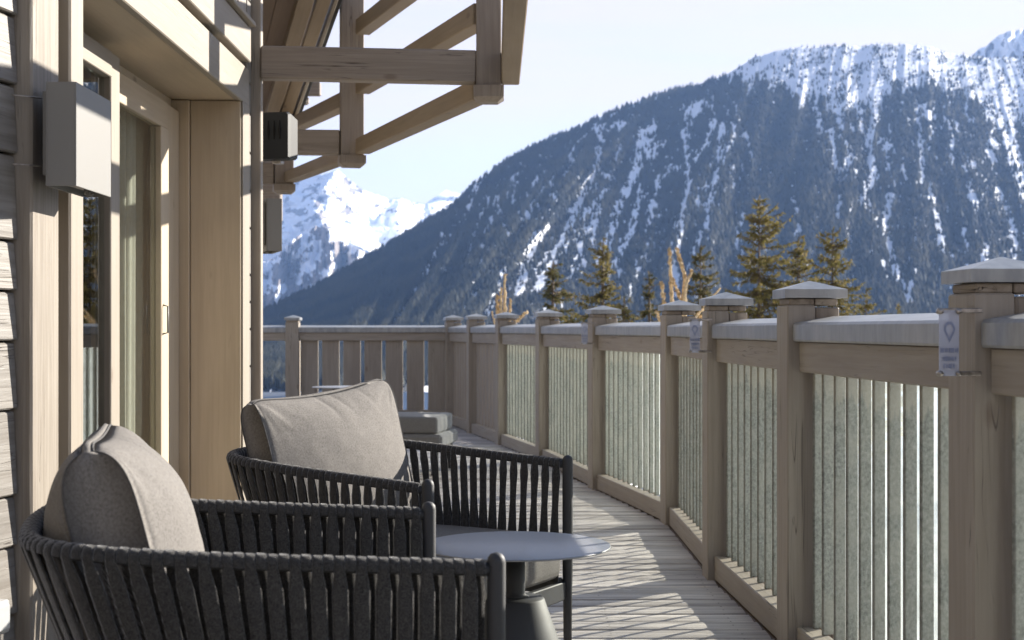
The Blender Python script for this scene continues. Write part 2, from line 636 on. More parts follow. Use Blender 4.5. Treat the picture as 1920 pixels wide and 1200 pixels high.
RIDGE = [(-700, 960), (300, 700), (495, 585), (550, 560), (600, 534), (650, 506), (700, 476), (750, 447), (800, 415), (850, 386), (900, 336), (950, 302),
         (1000, 275), (1050, 252), (1100, 233), (1150, 207), (1200, 189), (1250, 173), (1300, 161), (1350, 146), (1380, 130),
         (1410, 108), (1460, 93), (1500, 89), (1600, 86), (1700, 83), (1740, 88), (1780, 100), (1830, 107), (1920, 108),
         (2200, 118), (2600, 160), (3000, 150), (3600, 190), (4600, 230), (6400, 330)]
LEAN = [(-700, -.5), (500, -.6), (850, -.6), (1000, -.65), (1100, -.75), (1230, -.8), (1338, -.4), (1480, -.2), (1640, -.1), (1750, 0),
        (1880, .33), (2300, .3), (4000, 0)]
CHUTES = [  # hand-read avalanche tracks (photo pixels, half width)
    ([(1125, 258), (1117, 317), (1091, 369), (1060, 440), (1043, 481), (1008, 542)], 7),
    ([(1121, 243), (1165, 236)], 9), ([(1203, 250), (1195, 317), (1160, 382), (1143, 442), (1120, 490)], 8),
    ([(1218, 258), (1222, 290)], 13), ([(1203, 347), (1182, 438), (1160, 481), (1130, 540)], 6),
    ([(1281, 247), (1290, 295), (1290, 347), (1277, 412), (1268, 490), (1262, 560)], 6),
    ([(1338, 228), (1325, 270), (1300, 300)], 6), ([(1346, 295), (1338, 360), (1325, 421), (1299, 468), (1290, 520)], 5),
    ([(1143, 351), (1095, 403), (1086, 481)], 5), ([(1121, 386), (1108, 446)], 8), ([(978, 420), (1004, 386), (1022, 350)], 7),
    ([(1008, 440), (987, 490), (974, 546)], 9), ([(956, 442), (926, 381)], 6), ([(1035, 340), (1036, 375)], 6),
    ([(969, 345), (960, 386)], 6), ([(1649, 190), (1639, 224), (1626, 266), (1634, 308), (1642, 331), (1620, 363), (1626, 389)], 8),
    ([(1610, 195), (1616, 250)], 5), ([(1574, 195), (1578, 260), (1594, 279), (1584, 331)], 6), ([(1526, 195), (1539, 247)], 6),
    ([(1558, 247), (1565, 305), (1574, 321)], 6), ([(1574, 366), (1571, 405)], 5),
    ([(1668, 369), (1660, 420), (1668, 470), (1690, 530), (1704, 565)], 8), ([(1720, 190), (1726, 266), (1729, 340)], 5),
    ([(1730, 205), (1745, 220)], 9), ([(1742, 356), (1759, 420), (1765, 470)], 6), ([(1784, 250), (1784, 308)], 4),
    ([(1845, 160), (1875, 234), (1894, 292)], 8), ([(1870, 180), (1900, 290), (1925, 360)], 14), ([(1817, 347), (1830, 395)], 7),
    ([(1871, 356), (1897, 415), (1905, 490)], 7), ([(1852, 270), (1854, 292)], 5), ([(1355, 234), (1342, 347), (1326, 395)], 5),
    ([(832, 441), (813, 487), (800, 513), (773, 556), (741, 607)], 6), ([(664, 580), (651, 601)], 4), ([(885, 380), (867, 420)], 5),
    ([(896, 540), (867, 588)], 6), ([(808, 553), (800, 575)], 3), ([(935, 365), (915, 430), (903, 470)], 5),
    ([(1010, 330), (990, 372)], 4), ([(1075, 285), (1060, 330)], 4), ([(905, 400), (885, 450), (870, 500)], 4),
    ([(960, 480), (935, 530), (915, 590)], 5), ([(1030, 420), (1010, 460)], 4), ([(1175, 560), (1200, 500), (1215, 460)], 5),
    ([(1235, 330), (1222, 400), (1210, 440)], 4), ([(1400, 250), (1408, 300)], 4), ([(1420, 420), (1424, 460)], 5),
    ([(1395, 400), (1381, 440), (1385, 540)], 4), ([(1487, 370), (1495, 400)], 4), ([(1500, 420), (1492, 440)], 5),
    ([(1590, 430), (1596, 470)], 4), ([(1690, 300), (1700, 340)], 4), ([(1660, 260), (1668, 330)], 4), ([(1805, 420), (1815, 470)], 4)]
DARK = [(1470, 240, 75, 110), (1530, 330, 60, 110), (1480, 330, 60, 120), (1735, 165, 55, 30), (1690, 300, 50, 60), (640, 480, 110, 90), (1600, 480, 60, 60)]


def seg_dist(px, py, pts):
    d = np.full(px.shape, 1e9)
    for (x0, y0), (x1, y1) in zip(pts[:-1], pts[1:]):
        vx, vy = x1 - x0, y1 - y0
        t = np.clip(((px - x0) * vx + (py - y0) * vy) / (vx * vx + vy * vy), 0, 1)
        d = np.minimum(d, np.hypot(px - (x0 + t * vx), py - (y0 + t * vy)))
    return d


def big_mountain():
    U = np.concatenate([np.linspace(-700, 480, 60, endpoint=False), np.linspace(480, 2000, 900, endpoint=False), np.linspace(2000, 6400, 180)])
    nv = 330
    T = np.linspace(0, 1, nv) ** 1.05
    u, t = np.meshgrid(U, T, indexing='ij')
    yr = interp(u, RIDGE)
    rough_edge = (fbm(u / 18, u * 0, 5, 3) - .5) * 7
    yb = 735.0
    yb = np.maximum(yb, yr + 40)
    py = (yr + rough_edge * (1 - t) ** 4) + (yb - yr) * t
    px = u + interp(u, LEAN) * (py - yr)
    # gullies follow the fall line (constant u)
    rib = fbm(u / 46, t * 2.2, 11, 4, 0.55)
    rib2 = fbm(u / 13, t * 5, 31, 3, 0.5)
    base = interp(u, [(-700, 3000), (495, 3300), (1400, 4100), (1950, 4300), (6400, 3600)])
    dist = base * (1 - 0.60 * t ** 0.9) + (rib - .5) * 260 * (0.10 + np.clip(t * 3, 0, .8)) + (rib2 - .5) * 80 * np.clip(.15 + t * 4, 0, 1)
    x, z = dirvec(px, py)
    V = np.stack([x * dist, dist, EYE + z * dist], -1)
    # snow
    s = np.zeros_like(px)
    wob = (fbm(px / 9, py / 9, 3, 3) - .5) * 9
    brk = fbm(px / 4.0, py / 6.0, 77, 3, 0.6)
    spots = fbm(px / 5.5, py / 8.0, 177, 2, 0.6)
    spreg = fbm(px / 60, py / 50, 187, 2)
    for pts, w in CHUTES:
        d = seg_dist(px + wob, py, pts)
        s = np.maximum(s, np.clip(1.5 - d / w, 0, 1) * np.clip(.35 + (brk - .36) * 8, 0, 1.1))
    st = fbm(u / 10 + (fbm(px / 30, py / 30, 9) - .5) * 3, (py - yr) / 55, 21, 4, 0.6)
    cl = fbm(px / 55, py / 70, 41, 3)
    thr = 0.70 - 0.16 * (cl - .5) * 2
    for (cx, cy, rx, ry) in DARK:
        thr = thr + 0.25 * np.exp(-((px - cx) / rx) ** 2 - ((py - cy) / ry) ** 2)
    thr = thr + 0.12 * np.clip((700 - px) / 200, 0, 1)
    s = np.maximum(s, np.clip((st - thr) * 12 + .5, 0, 1))
    sth = 0.735 - .22 * (spreg - .5) - .03 * (px < 1340) + .3 * np.clip((py - 540) / 100, 0, 1) + .2 * np.clip((820 - px) / 80, 0, 1)
    sth = sth + .12 * np.exp(-((px - 1480) / 80) ** 2 - ((py - 300) / 120) ** 2) + .10 * (py - yr < 25)
    s = np.maximum(s, np.clip((spots - sth) * 16 + .5, 0, 1))
    line = interp(px, [(1300, 120), (1380, 158), (1450, 165), (1500, 188), (1560, 195), (1650, 205), (1700, 150), (1800, 165), (1850, 205), (1920, 240), (2400, 260), (6400, 400)])
    line = line + (fbm(u / 9, u * 0, 51, 3) - .5) * 80
    top = np.clip((line - py) / 14 + .5, 0, 1) * (px > 1340)
    s = np.maximum(s, top)
    topzone = top
    rock = np.clip((fbm(px / 40, py / 60, 61, 3) - .5) * 4, 0, 1) * np.exp(-((px - 1060) / 130) ** 2 - ((py - 560) / 90) ** 2) * 1.3
    rock = np.clip(rock, 0, 1)
    o = grid_mesh('mountain', V, len(U), nv, MAT['slope'], True, s, rock)
    tag(o, 'steep forested mountain streaked with snow chutes', None, kind='structure')
    # forest
    rng = np.random.default_rng(5)
    N = 120000
    ui = rng.uniform(60, 1050, N)
    ti = rng.uniform(0, nv - 8, N)
    i0, j0 = ui.astype(int), ti.astype(int)
    fu, fv = (ui - i0)[:, None], (ti - j0)[:, None]
    Pw = V[i0, j0] * (1 - fu) * (1 - fv) + V[i0 + 1, j0] * fu * (1 - fv) + V[i0, j0 + 1] * (1 - fu) * fv + V[i0 + 1, j0 + 1] * fu * fv
    sn, tz, rk = s[i0, j0], topzone[i0, j0], rock[i0, j0]
    clump = fbm(px[i0, j0] / 14, py[i0, j0] / 14, 91, 3)
    r_ = rng.random(N)
    keep = (sn < .45) & (r_ > rk * .85)
    keep |= (tz > .5) & (r_ < np.clip((clump - .44) * 2.6, 0, .75) + .06)
    keep |= (sn >= .45) & (tz <= .5) & (r_ < .05)
    # trees along the crest
    Pw = Pw[keep]
    n = len(Pw)
    hgt = rng.uniform(9, 19, n) * (1 + (Pw[:, 1] < 2500) * 0.0)
    hgt *= np.where(tz[keep] > .5, .75, 1.0)
    rad = hgt * rng.uniform(.16, .26, n)
    K = 5
    an = np.arange(K) * 2 * np.pi / K
    ring = np.stack([np.cos(an), np.sin(an), np.zeros(K)], 1)
    ro = rng.uniform(0, 6.28, n)
    cs, sn_ = np.cos(ro), np.sin(ro)
    vx = (ring[None, :, 0] * cs[:, None] - ring[None, :, 1] * sn_[:, None]) * rad[:, None]
    vy = (ring[None, :, 0] * sn_[:, None] + ring[None, :, 1] * cs[:, None]) * rad[:, None]
    vv = np.zeros((n, K + 1, 3))
    vv[:, :K, 0] = Pw[:, None, 0] + vx
    vv[:, :K, 1] = Pw[:, None, 1] + vy
    vv[:, :K, 2] = Pw[:, None, 2] - 2 + hgt[:, None] * .12
    vv[:, K] = Pw
    vv[:, K, 2] += hgt - 2
    tri = np.array([[k, (k + 1) % K, K] for k in range(K)])
    fs = (np.arange(n)[:, None, None] * (K + 1) + tri[None]).reshape(-1, 3)
    me = bpy.data.meshes.new('forest')
    me.vertices.add(n * (K + 1))
    me.vertices.foreach_set('co', vv.reshape(-1).astype(np.float32))
    me.loops.add(fs.size)
    me.loops.foreach_set('vertex_index', fs.ravel().astype(np.int32))
    me.polygons.add(len(fs))
    me.polygons.foreach_set('loop_start', np.arange(len(fs), dtype=np.int32) * 3)
    me.update(calc_edges=True)
    t_ = NT('far_spruce_forest')
    nn = t_.noise(t_.coords('Object'), 0.006, 4, 0.6)
    c = t_.mix(t_.rng(nn, 0.4, 0.62), (0.022, 0.028, 0.027), (0.050, 0.050, 0.034))
    me.materials.append(t_.done(t_.bsdf(c, 0.9, spec=0.1)))
    fo = bpy.data.objects.new('forest', me)
    sc.collection.objects.link(fo)
    tag(fo, 'dark conifer forest covering the far mountain slope', 'forest', kind='stuff')


big_mountain()


def far_peak():
    """snow summit down the valley, its arete separating a shaded west flank from sunlit snowfields"""
    SK = [(-600, 420), (300, 400), (480, 375), (540, 346), (590, 329), (618, 324), (632, 317), (650, 333), (680, 356), (705, 364), (728, 374),
          (748, 369), (768, 377), (795, 384), (835, 356), (850, 360), (900, 372), (1000, 360), (1200, 380), (1500, 400), (2500, 420)]
    U = np.concatenate([np.linspace(-600, 470, 30, endpoint=False), np.linspace(470, 930, 420, endpoint=False), np.linspace(930, 2500, 40)])
    nv = 200
    T = np.linspace(0, 1, nv)
    u, t = np.meshgrid(U, T, indexing='ij')
    yr = interp(u, SK) + (fbm(u / 7, u * 0, 2, 3) - .5) * 3
    py = yr + (660 - yr) * t
    px = u
    # crest lines (x as function of y) : ridge toward us where distance is smallest
    a1 = interp(py, [(317, 632), (345, 612), (372, 592), (400, 598), (425, 606), (450, 640), (470, 690), (560, 740)])
    v1 = interp(py, [(317, 660), (345, 700), (372, 735), (400, 712), (425, 700), (450, 700), (560, 760)])
    a2 = interp(py, [(340, 770), (372, 752), (400, 742), (430, 735), (450, 742), (560, 790)])
    D = np.where(px < a1, (a1 - px) * 4.5, (px - a1) * 10.0)
    Dv = (v1 - a1) * 10.0
    D = np.where(px > v1, Dv - (px - v1) * 5.0, D)
    Dp = Dv - (a2 - v1) * 5.0
    D = np.where(px > a2, Dp + (px - a2) * 9.0, D)
    dist = 9000 * (1 - .22 * t) + D * .9
    dist = dist + (fbm(px / 30, py / 22, 8, 4) - .5) * 420 + (fbm(px / 8, py / 8, 18, 3) - .5) * 70
    x, z = dirvec(px, py)
    V = np.stack([x * dist, dist, EYE + z * dist], -1)
    n_ = fbm(px / 16 + py / 30, py / 12, 12, 4, .6)
    s = np.clip((0.66 - n_) * 9 + .5, 0, 1)
    rocky = np.exp(-((px - 585) / 25) ** 2 - ((py - 390) / 32) ** 2)
    s = np.clip(s - rocky * np.clip((n_ - .44) * 14, 0, 1), 0, 1)
    band = np.exp(-((px - 668) / 22) ** 2 - ((py - 347) / 16) ** 2)
    s = np.clip(s - band * np.clip((n_ - .45) * 10, 0, .9), 0, 1)
    o = grid_mesh('snow_peak', V, len(U), nv, MAT['far_slope'], True, s, s * 0)
    tag(o, 'distant snow summit with sunlit snowfields', None, kind='structure')
    # rocky shoulder before it
    SK2 = [(-600, 520), (300, 520), (470, 500), (495, 492), (520, 478), (545, 452), (570, 438), (592, 424), (610, 428), (640, 448), (680, 470), (720, 500), (800, 560), (900, 640)]
    U = np.linspace(300, 900, 420)
    u, t = np.meshgrid(U, np.linspace(0, 1, 180), indexing='ij')
    yr = interp(u, SK2) + (fbm(u / 9, u * 0, 72, 3) - .5) * 8
    py = yr + (690 - yr) * t
    px = u - (py - yr) * .1
    dist = 6300 * (1 - .35 * t) + (fbm(u / 24, t * 3, 15, 4, .6) - .5) * 1300
    x, z = dirvec(px, py)
    V = np.stack([x * dist, dist, EYE + z * dist], -1)
    n_ = fbm(px / 13, py / 20, 33, 4, .65)
    s = np.clip((n_ - .52) * 8 + .5, 0, 1)
    o = grid_mesh('rocky_shoulder', V, 420, 180, MAT['far_slope'], True, s, s * 0)
    tag(o, 'hazy rocky shoulder patched with snow', None, kind='structure')
    # right hand far summit
    SK3 = [(1600, 230), (1760, 170), (1815, 110), (1835, 93), (1850, 86), (1872, 66), (1895, 58), (1925, 55), (1990, 48), (2100, 60), (2300, 90), (2700, 200)]
    U = np.linspace(1600, 2700, 400)
    u, t = np.meshgrid(U, np.linspace(0, 1, 120), indexing='ij')
    yr = interp(u, SK3) + (fbm(u / 10, u * 0, 42, 3) - .5) * 5
    py = yr + (420 - yr) * t
    dist = 6400 * (1 - .2 * t) + (fbm(u / 30, t * 4, 25, 4, .6) - .5) * 900
    x, z = dirvec(u, py)
    V = np.stack([x * dist, dist, EYE + z * dist], -1)
    n_ = fbm(u / 10, py / 14, 53, 4, .65)
    s = np.clip((0.62 - n_) * 8 + .5, 0, 1)
    o = grid_mesh('distant_summit', V, 400, 120, MAT['far_slope'], True, s, s * 0)
    tag(o, 'pale snow covered summit above the ridge', None, kind='structure')


far_peak()


def ground_h(x, y):
    r, a = np.hypot(x, y), np.arctan2(x, y)
    z = -3.4 - 0.004 * r + (fbm(x / 9 + 50, y / 9 + 50, 4, 4) - .5) * 1.0 * np.clip(r / 10, 0, 1)
    pxa = HX + F * np.tan(np.clip(a, -1.2, 1.2))
    r0 = np.interp(pxa, [-9000, 600, 820, 1130, 1250, 3000], [24, 26, 100, 100, 6, 5])
    z = z - np.clip(r - r0, 0, 1200) * 0.40
    return np.minimum(z, -3.2)


def ground():
    rs = np.concatenate([np.linspace(0.5, 120, 70), np.geomspace(125, 30000, 90)])
    th = np.linspace(-np.pi, np.pi, 361)
    r, a = np.meshgrid(rs, th, indexing='ij')
    x, y = r * np.sin(a), r * np.cos(a)
    z = ground_h(x, y)
    V = np.stack([x, y, z], -1)
    n_ = fbm(x / 14 + 90, y / 14 + 90, 44, 4)
    s = np.clip((0.62 - n_) * 7 + .5, 0, 1)
    s = s * (1 - np.clip((r - 130) / 60, 0, 1))
    s = s * (z > -60 - .1 * r)
    o = grid_mesh('ground', V[:, ::-1], len(rs), len(th), MAT['ground'], True, s[:, ::-1], None)
    tag(o, 'snowy ground falling away below the terrace', None, kind='structure')


def mk_ground():
    t = NT('snow_and_grass_ground')
    ob = t.coords('Object')
    sn = t.n("ShaderNodeAttribute", attribute_name='snow').outputs['Fac']
    n1 = t.noise(ob, 1.5, 5, .65)
    col = t.mix(t.rng(n1, .35, .65), (0.045, 0.045, 0.035), (0.10, 0.09, 0.065))
    col = t.mix(t.rng(t.math('ADD', sn, t.math('MULTIPLY', t.math('SUBTRACT', n1, .5), .6)), .4, .6), col, (0.78, 0.80, 0.84))
    return t.done(t.bsdf(col, .85, normal=t.bump(n1, .5, .1), spec=.2))


MAT['ground'] = mk_ground()
ground()

# ================================================================== DECK
RAIL = [Vector(p) for p in ((1.36, -1.2), (1.26, 0.3), (1.165, 1.72), (1.083, 3.15), (.985, 4.71), (.925, 6.15), (.921, 7.83), (.615, 9.57),
                            (.293, 11.55), (-.054, 13.2), (-.37, 14.7), (-.668, 16.2))]


def rail_x(y):
    return float(np.interp(y, [p.y for p in RAIL], [p.x for p in RAIL]))


def wall_x(y):
    return float(np.interp(y, [-1.5, 3.55, 6.6, 9.6, 12, 16.5], [-2.24, -1.24, -1.24, -2.3, -3.2, -4.6]))


def deck():
    b = MB()
    y = -1.3
    k = 0
    while y < 16.4:
        w = random.uniform(0.138, 0.146)
        x0, x1 = wall_x(y) - 0.5, rail_x(y) - 0.076
        fan = 0.0 if y < 7 else 0.0
        n = 44
        gap = random.uniform(0.007, 0.014)
        off = (random.uniform(-20, 20), random.uniform(-20, 20), random.uniform(-20, 20))
        zt = random.uniform(-0.003, 0.001)
        ph = random.uniform(0, 50)
        prof = [(-.5, -.028), (-.5, -.006), (-.46, -.0015), (-.25, 0.0), (0, .0006), (.25, 0.0), (.46, -.0015), (.5, -.006), (.5, -.028)]
        vs, gs, fs = [], [], []
        m = len(prof)
        for i in range(n + 1):
            x = x0 + (x1 - x0) * i / n
            e0 = (float(vnoise(x * 1.4 + ph, k * 3.1, 5)) - .5) * .011
            e1 = (float(vnoise(x * 1.4 + ph, k * 3.1 + 9, 6)) - .5) * .011
            tw = (float(vnoise(x * 0.8 + ph, 3.3 * k, 7)) - .5) * .010
            zz = (float(vnoise(x * 1.1 + ph, 7.7 * k, 8)) - .5) * .005
            for (s, dz) in prof:
                yy = y + (s + .5) * (w - gap) + (e0 if s < 0 else e1)
                vs.append((x, yy, zt + zz + dz + s * tw))
                gs.append((s * w + off[0], dz + off[1], x + off[2]))
        for i in range(n):
            for j in range(m - 1):
                a = i * m + j
                fs.append((a, a + m, a + m + 1, a + 1))
        fs.append(tuple(range(m)))
        fs.append(tuple(range(n * m, n * m + m))[::-1])
        b.add(vs, fs, gs, False)
        for xj in np.arange(-4.6, 1.3, 0.45):        # pairs of screws over every joist
            if x0 < xj < x1 - .05:
                for q in (.27, .73):
                    cx, cy = xj + random.uniform(-.006, .006), y + q * w
                    zc = zt + .0045
                    b.add([(cx + .0042 * math.cos(a_ * 1.047), cy + .0042 * math.sin(a_ * 1.047), zc) for a_ in range(6)], [(0, 1, 2, 3, 4, 5)], None, False, 1)
        y += w
        k += 1
    o = b.build('deck', ['deck', 'seal'])
    tag(o, 'weathered timber deck boards of the terrace', None, kind='structure')
    # joists and fascia below so that nothing shows through the gaps
    s = MB()
    for x in np.arange(-4.6, 1.3, 0.45):
        s.aabb(x - .03, x + .03, -1.3, 16.35, -.22, -.036)
    pts = [(p.x + .02, p.y) for p in RAIL]
    for (xa, ya), (xb, yb) in zip(pts[:-1], pts[1:]):
        s.beam((xa - .05, ya, -.14), (xb - .05, yb, -.14), .04, .22)
        s.beam((xa - .022, ya, -.021), (xb - .022, yb, -.021), .135, .030)  # added strip under the rail, stops sun leaking past the board ends
    poly = [(p.x - .04, p.y) for p in RAIL] + [(-5.2, 16.2), (-5.2, -1.2)]
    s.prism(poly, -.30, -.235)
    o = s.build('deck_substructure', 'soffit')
    tag(o, 'dark joists below the deck boards, with added strips that block sun', None, kind='structure')


deck()

# ================================================================== RAILINGS
side_rail = thing('terrace_railing', 'taupe timber railing with zinc capping curving along the right edge of the deck', 'railing', (0, 0, 0))
end_rail = thing('terrace_railing', 'straight far railing of wide boards with blue gaps closing the end of the terrace', 'railing', (0, 0, 0))


def frame2(a, b):
    d = Vector((b[0] - a[0], b[1] - a[1], 0))
    L = d.length
    d.normalize()
    return d, Vector((-d.y, d.x, 0)), L          # along, toward deck (left of travel), length


def rail_post(c, d, parent, wide=True, h=1.148):
    """newel: painted inner block, block and outer half above the capping, collar, pyramid cap"""
    n = Vector((-d.y, d.x, 0))                    # toward the deck
    Z = Vector((0, 0, 1))
    c = Vector((c[0], c[1], 0))
    b = MB()
    ax = (n, d, Z)
    b.box(c + n * 0.046 + Z * (h / 2 - .05), (0.092, 0.150, h + .1), ax, 0.004)   # inner newel, goes below deck level
    b.v = b.v
    o = b.build('post', 'paint', parent)
    # upper part is split in two by a drying shake
    e = MB()
    z0, z1 = h - .2 - .0, h - .0
    e.box(c - n * 0.041 + Z * ((h - 0.005) / 2), (0.079, 0.142, h - .01), ax, 0.004)
    e.build('outer_post', 'end_grain', o)
    k = MB()
    k.box(c - n * .038 + Z * (h + .011), (0.074, 0.138, .022), ax, .003)
    k.box(c + n * .043 + Z * (h + .011), (0.082, 0.138, .022), ax, .003)
    k.build('collar', 'end_grain', o)
    m = MB()
    hw, hd = .103, .088
    zb, zt, za = h + .0235, h + .052, h + .082
    P0 = []
    for (s1, s2) in ((-1, -1), (1, -1), (1, 1), (-1, 1)):
        P0.append(c + n * hw * s1 + d * hd * s2)
    lo = [p + Z * zb for p in P0]
    hi = [p + Z * zt for p in P0]
    ap = c + Z * za
    m.add(lo + hi + [ap], [(3, 2, 1, 0), (0, 1, 5, 4), (1, 2, 6, 5), (2, 3, 7, 6), (3, 0, 4, 7), (4, 5, 8), (5, 6, 8), (6, 7, 8), (7, 4, 8)])
    m.build('post_cap', 'zinc', o)
    return o


def fix_post_height():
    pass


def capping(a, b, d, n, parent):
    """zinc top capping: face on the deck side, sloping up outward"""
    sec = [(.075, 1.030), (.078, 1.036), (.078, 1.083), (.071, 1.091), (-.055, 1.112), (-.075, 1.100), (-.075, 1.032)]
    m = len(sec)
    vs = []
    for p in (a, b):
        for (s, z) in sec:
            q = Vector((p[0], p[1], 0)) + n * s
            vs.append((q.x, q.y, z))
    fs = [(j, (j + 1) % m, m + (j + 1) % m, m + j)[::-1] for j in range(m)]
    fs += [tuple(range(m)), tuple(range(m, 2 * m))[::-1]]
    k = MB()
    k.add(vs, fs)
    k.build('capping', 'zinc', parent)


def side_bay(a, b, kind, milky=False):
    d, n, L = frame2(a, b)
    A = Vector((a[0], a[1], 0)) + d * .085
    B = Vector((b[0], b[1], 0)) - d * .085
    L = (B - A).length
    capping(A, B, d, n, side_rail)
    k = MB()
    k.beam(A + n * .03 + Vector((0, 0, .980)), B + n * .03 + Vector((0, 0, .980)), .055, .100, bev=.004)
    k.build('top_rail', 'paint', side_rail)
    k = MB()
    k.beam(A + n * .030 + Vector((0, 0, .052)), B + n * .030 + Vector((0, 0, .052)), .070, .100, bev=.004)
    k.build('bottom_rail', 'paint', side_rail)
    if kind == 'grey':
        rs_ = random.Random(int(a[1] * 100))
        s = MB()
        N = max(2, round((L) / .125))
        for i in range(N + 1):
            w = .012
            p = A + d * (i * L / N)
            if i in (0, N):
                p = p + d * (.02 if i == 0 else -.02)
            an = R(25 + rs_.uniform(-2.5, 2.5))      # set at a slant, like open louvres
            a1 = d * math.cos(an) + n * math.sin(an)
            a2 = n * math.cos(an) - d * math.sin(an)
            s.box(p + d * rs_.uniform(-.002, .002) + Vector((0, 0, .516)), (w, .034 if milky else .041, .826), (a1, a2, Vector((0, 0, 1))), .002)
        s.build('slat_panel', 'slat_grey', side_rail)
        g = MB()
        q0, q1 = A - n * .034, B - n * .034
        g.beam(q0 + Vector((0, 0, .515)), q1 + Vector((0, 0, .515)), .003, .83, bev=0.0005)
        g.build('wind_screen', 'acrylic_milky' if milky else 'acrylic', side_rail)
    else:
        s = MB()
        N = max(2, round(L / .17))
        for i in range(N):
            p = A + d * ((i + .5) * L / N)
            s.box(p + n * (.002) + Vector((0, 0, .516)), (L / N - .030, .024, .826), (d, n, Vector((0, 0, 1))), .002)
        s.build('slat_panel', 'paint', side_rail)


for i in range(len(RAIL) - 1):
    side_bay(RAIL[i], RAIL[i + 1], 'grey' if i < 9 else 'board', i in (6, 7, 8))
for i, p in enumerate(RAIL):
    a = RAIL[max(i - 1, 0)]
    b = RAIL[min(i + 1, len(RAIL) - 1)]
    d, n, _ = frame2(a, b)
    rail_post(p, d, side_rail)

# end railing, seen square on
ENDY = 16.25
END = [(-.668, ENDY), (-2.50, ENDY), (-4.30, ENDY)]
for i in range(2):
    (xa, _), (xb, _) = END[i], END[i + 1]
    d = Vector((-1, 0, 0))
    n = Vector((0, -1, 0))
    A = Vector((xa - .07, ENDY, 0))
    B = Vector((xb + .07, ENDY, 0))
    capping(A, B, d, n, end_rail)
    k = MB()
    k.beam(A + n * .03 + Vector((0, 0, .985)), B + n * .03 + Vector((0, 0, .985)), .055, .095)
    k.build('top_rail', 'paint', end_rail)
    k = MB()
    k.beam(A + n * .03 + Vector((0, 0, .075)), B + n * .03 + Vector((0, 0, .075)), .07, .15)
    k.build('bottom_rail', 'paint', end_rail)
    s = MB()
    L = A.x - B.x
    if i == 0:
        N = 7
        pit = L / N
        for j in range(N):
            s.box((A.x - (j + .5) * pit - .002, ENDY - .005, .54), (pit - .045, .026, .80), None, .003)
    else:
        for j in range(6):
            s.box((A.x - .31 - j * .30, ENDY - .005, .54), (.045, .026, .80), None, .003)
    s.build('slat_panel', 'paint', end_rail)
for j, (x, y) in enumerate(END[1:]):
    rail_post((x, y), Vector((-1, 0, 0)), end_rail)

# ---- clear plastic tags screwed to three posts
def mk_tagplate():
    t = NT('frosted_clear_tag')
    tr = t.n("ShaderNodeBsdfTransparent")
    di = t.bsdf((0.50, 0.53, 0.64), 0.25)
    mx = t.n("ShaderNodeMixShader")
    mx.inputs[0].default_value = 0.62
    t.l(tr.outputs[0], mx.inputs[1])
    t.l(di, mx.inputs[2])
    return t.done(mx.outputs[0])


MAT['tag_plate'] = mk_tagplate()
MAT['tag_print'] = mk_simple('grey_blue_print', (0.20, 0.23, 0.34), 0.5, 0, 100)
MAT['tag_white'] = mk_simple('white_print', (0.75, 0.75, 0.78), 0.4, 0, 100)


def hang_tag(p, d, label):
    n = Vector((-d.y, d.x, 0))
    base = Vector((p[0], p[1], 0)) + n * .092 - d * .072
    # the plate faces the approaching guest (against the view)
    face = (-d + n * 0.0).normalized()
    sx = Vector((0, 0, 1)).cross(face).normalized()      # right, seen from in front
    t = thing('sign', label, 'sign', (0, 0, 0), 0, 'clear tags on the railing posts')
    Z = Vector((0, 0, 1))
    c = base - sx * .054 + Z * 1.040 + face * .004
    ax = (sx, face, Z)
    m = MB()
    m.box(c, (.044, .003, .142), ax, .0012)
    m.build('plate', 'tag_plate', t)
    m = MB()
    f2 = c + face * .0027
    # droplet outline and pin mark
    outer = []
    for k in range(20):
        an = 2 * math.pi * k / 20
        rx, rz = .0125, .0125
        zz = math.sin(an) * rz
        if zz < 0:
            zz *= 2.2
            xx = math.cos(an) * rx * (1 - min(1, -zz / .030))
        else:
            xx = math.cos(an) * rx
            zz *= 1.5
        outer.append((xx, zz))
    vs = []
    for s in (1.0, .66):
        for (xx, zz) in outer:
            vs.append(f2 + sx * xx * s + Z * (zz * s + .028))
    fs = [(k, (k + 1) % 20, 20 + (k + 1) % 20, 20 + k) for k in range(20)]
    m.add(vs, fs)
    rnd = random.Random(3)
    for r, (w, zz) in enumerate(((.040, -.016), (.030, -.034), (.026, -.050))):
        x = -w / 2
        while x < w / 2 - .002:
            cw = rnd.uniform(.0022, .0042)
            m.box(f2 + sx * (x + cw / 2) + Z * zz, (cw, .0012, rnd.uniform(.0075, .0105)), ax, .0002)
            x += cw + rnd.choice((.0008, .0008, .0026))
    m.build('print', 'tag_print', t)
    for zz in (.068, -.066):
        for s in (-.020, .020):
            m = MB()
            q = c + sx * s + Z * zz
            m.tube([q + face * .008, q - face * .010], .006, 10)
            m.build('screw', 'steel', t)
    m = MB()
    q = c + Z * .070 - face * .004
    m.beam(q - sx * .024, q + sx * .075, .010, .011, bev=.002)
    m.build('bracket', 'steel', t)
    m = MB()
    q = c - Z * .066 - face * .004
    m.beam(q + sx * .012, q + sx * .072, .010, .010, bev=.002)
    m.build('bracket', 'steel', t)


for i, lb in ((3, 'clear plastic tag with blue grey print on the nearest railing post at right'),
              (5, 'small clear tag seen nearly edge on, on the middle post below a wide cap'),
              (7, 'farthest small clear tag on the bracket of a railing post')):
    d, n, _ = frame2(RAIL[i - 1], RAIL[i + 1])
    hang_tag(RAIL[i], d, lb)

# ================================================================== CHALET
chalet = thing('chalet', 'taupe timber clad chalet facade with sliding door along the left of the terrace', 'building', (-1.3, 5, 0))


def part(b, name, mat, parent=None):
    return b.build(name, mat, parent or chalet, Matrix.Translation((1.3, -5, 0)) if parent in (None, chalet) else Matrix.Translation((1.3, -5, 0)))


W = -1.2
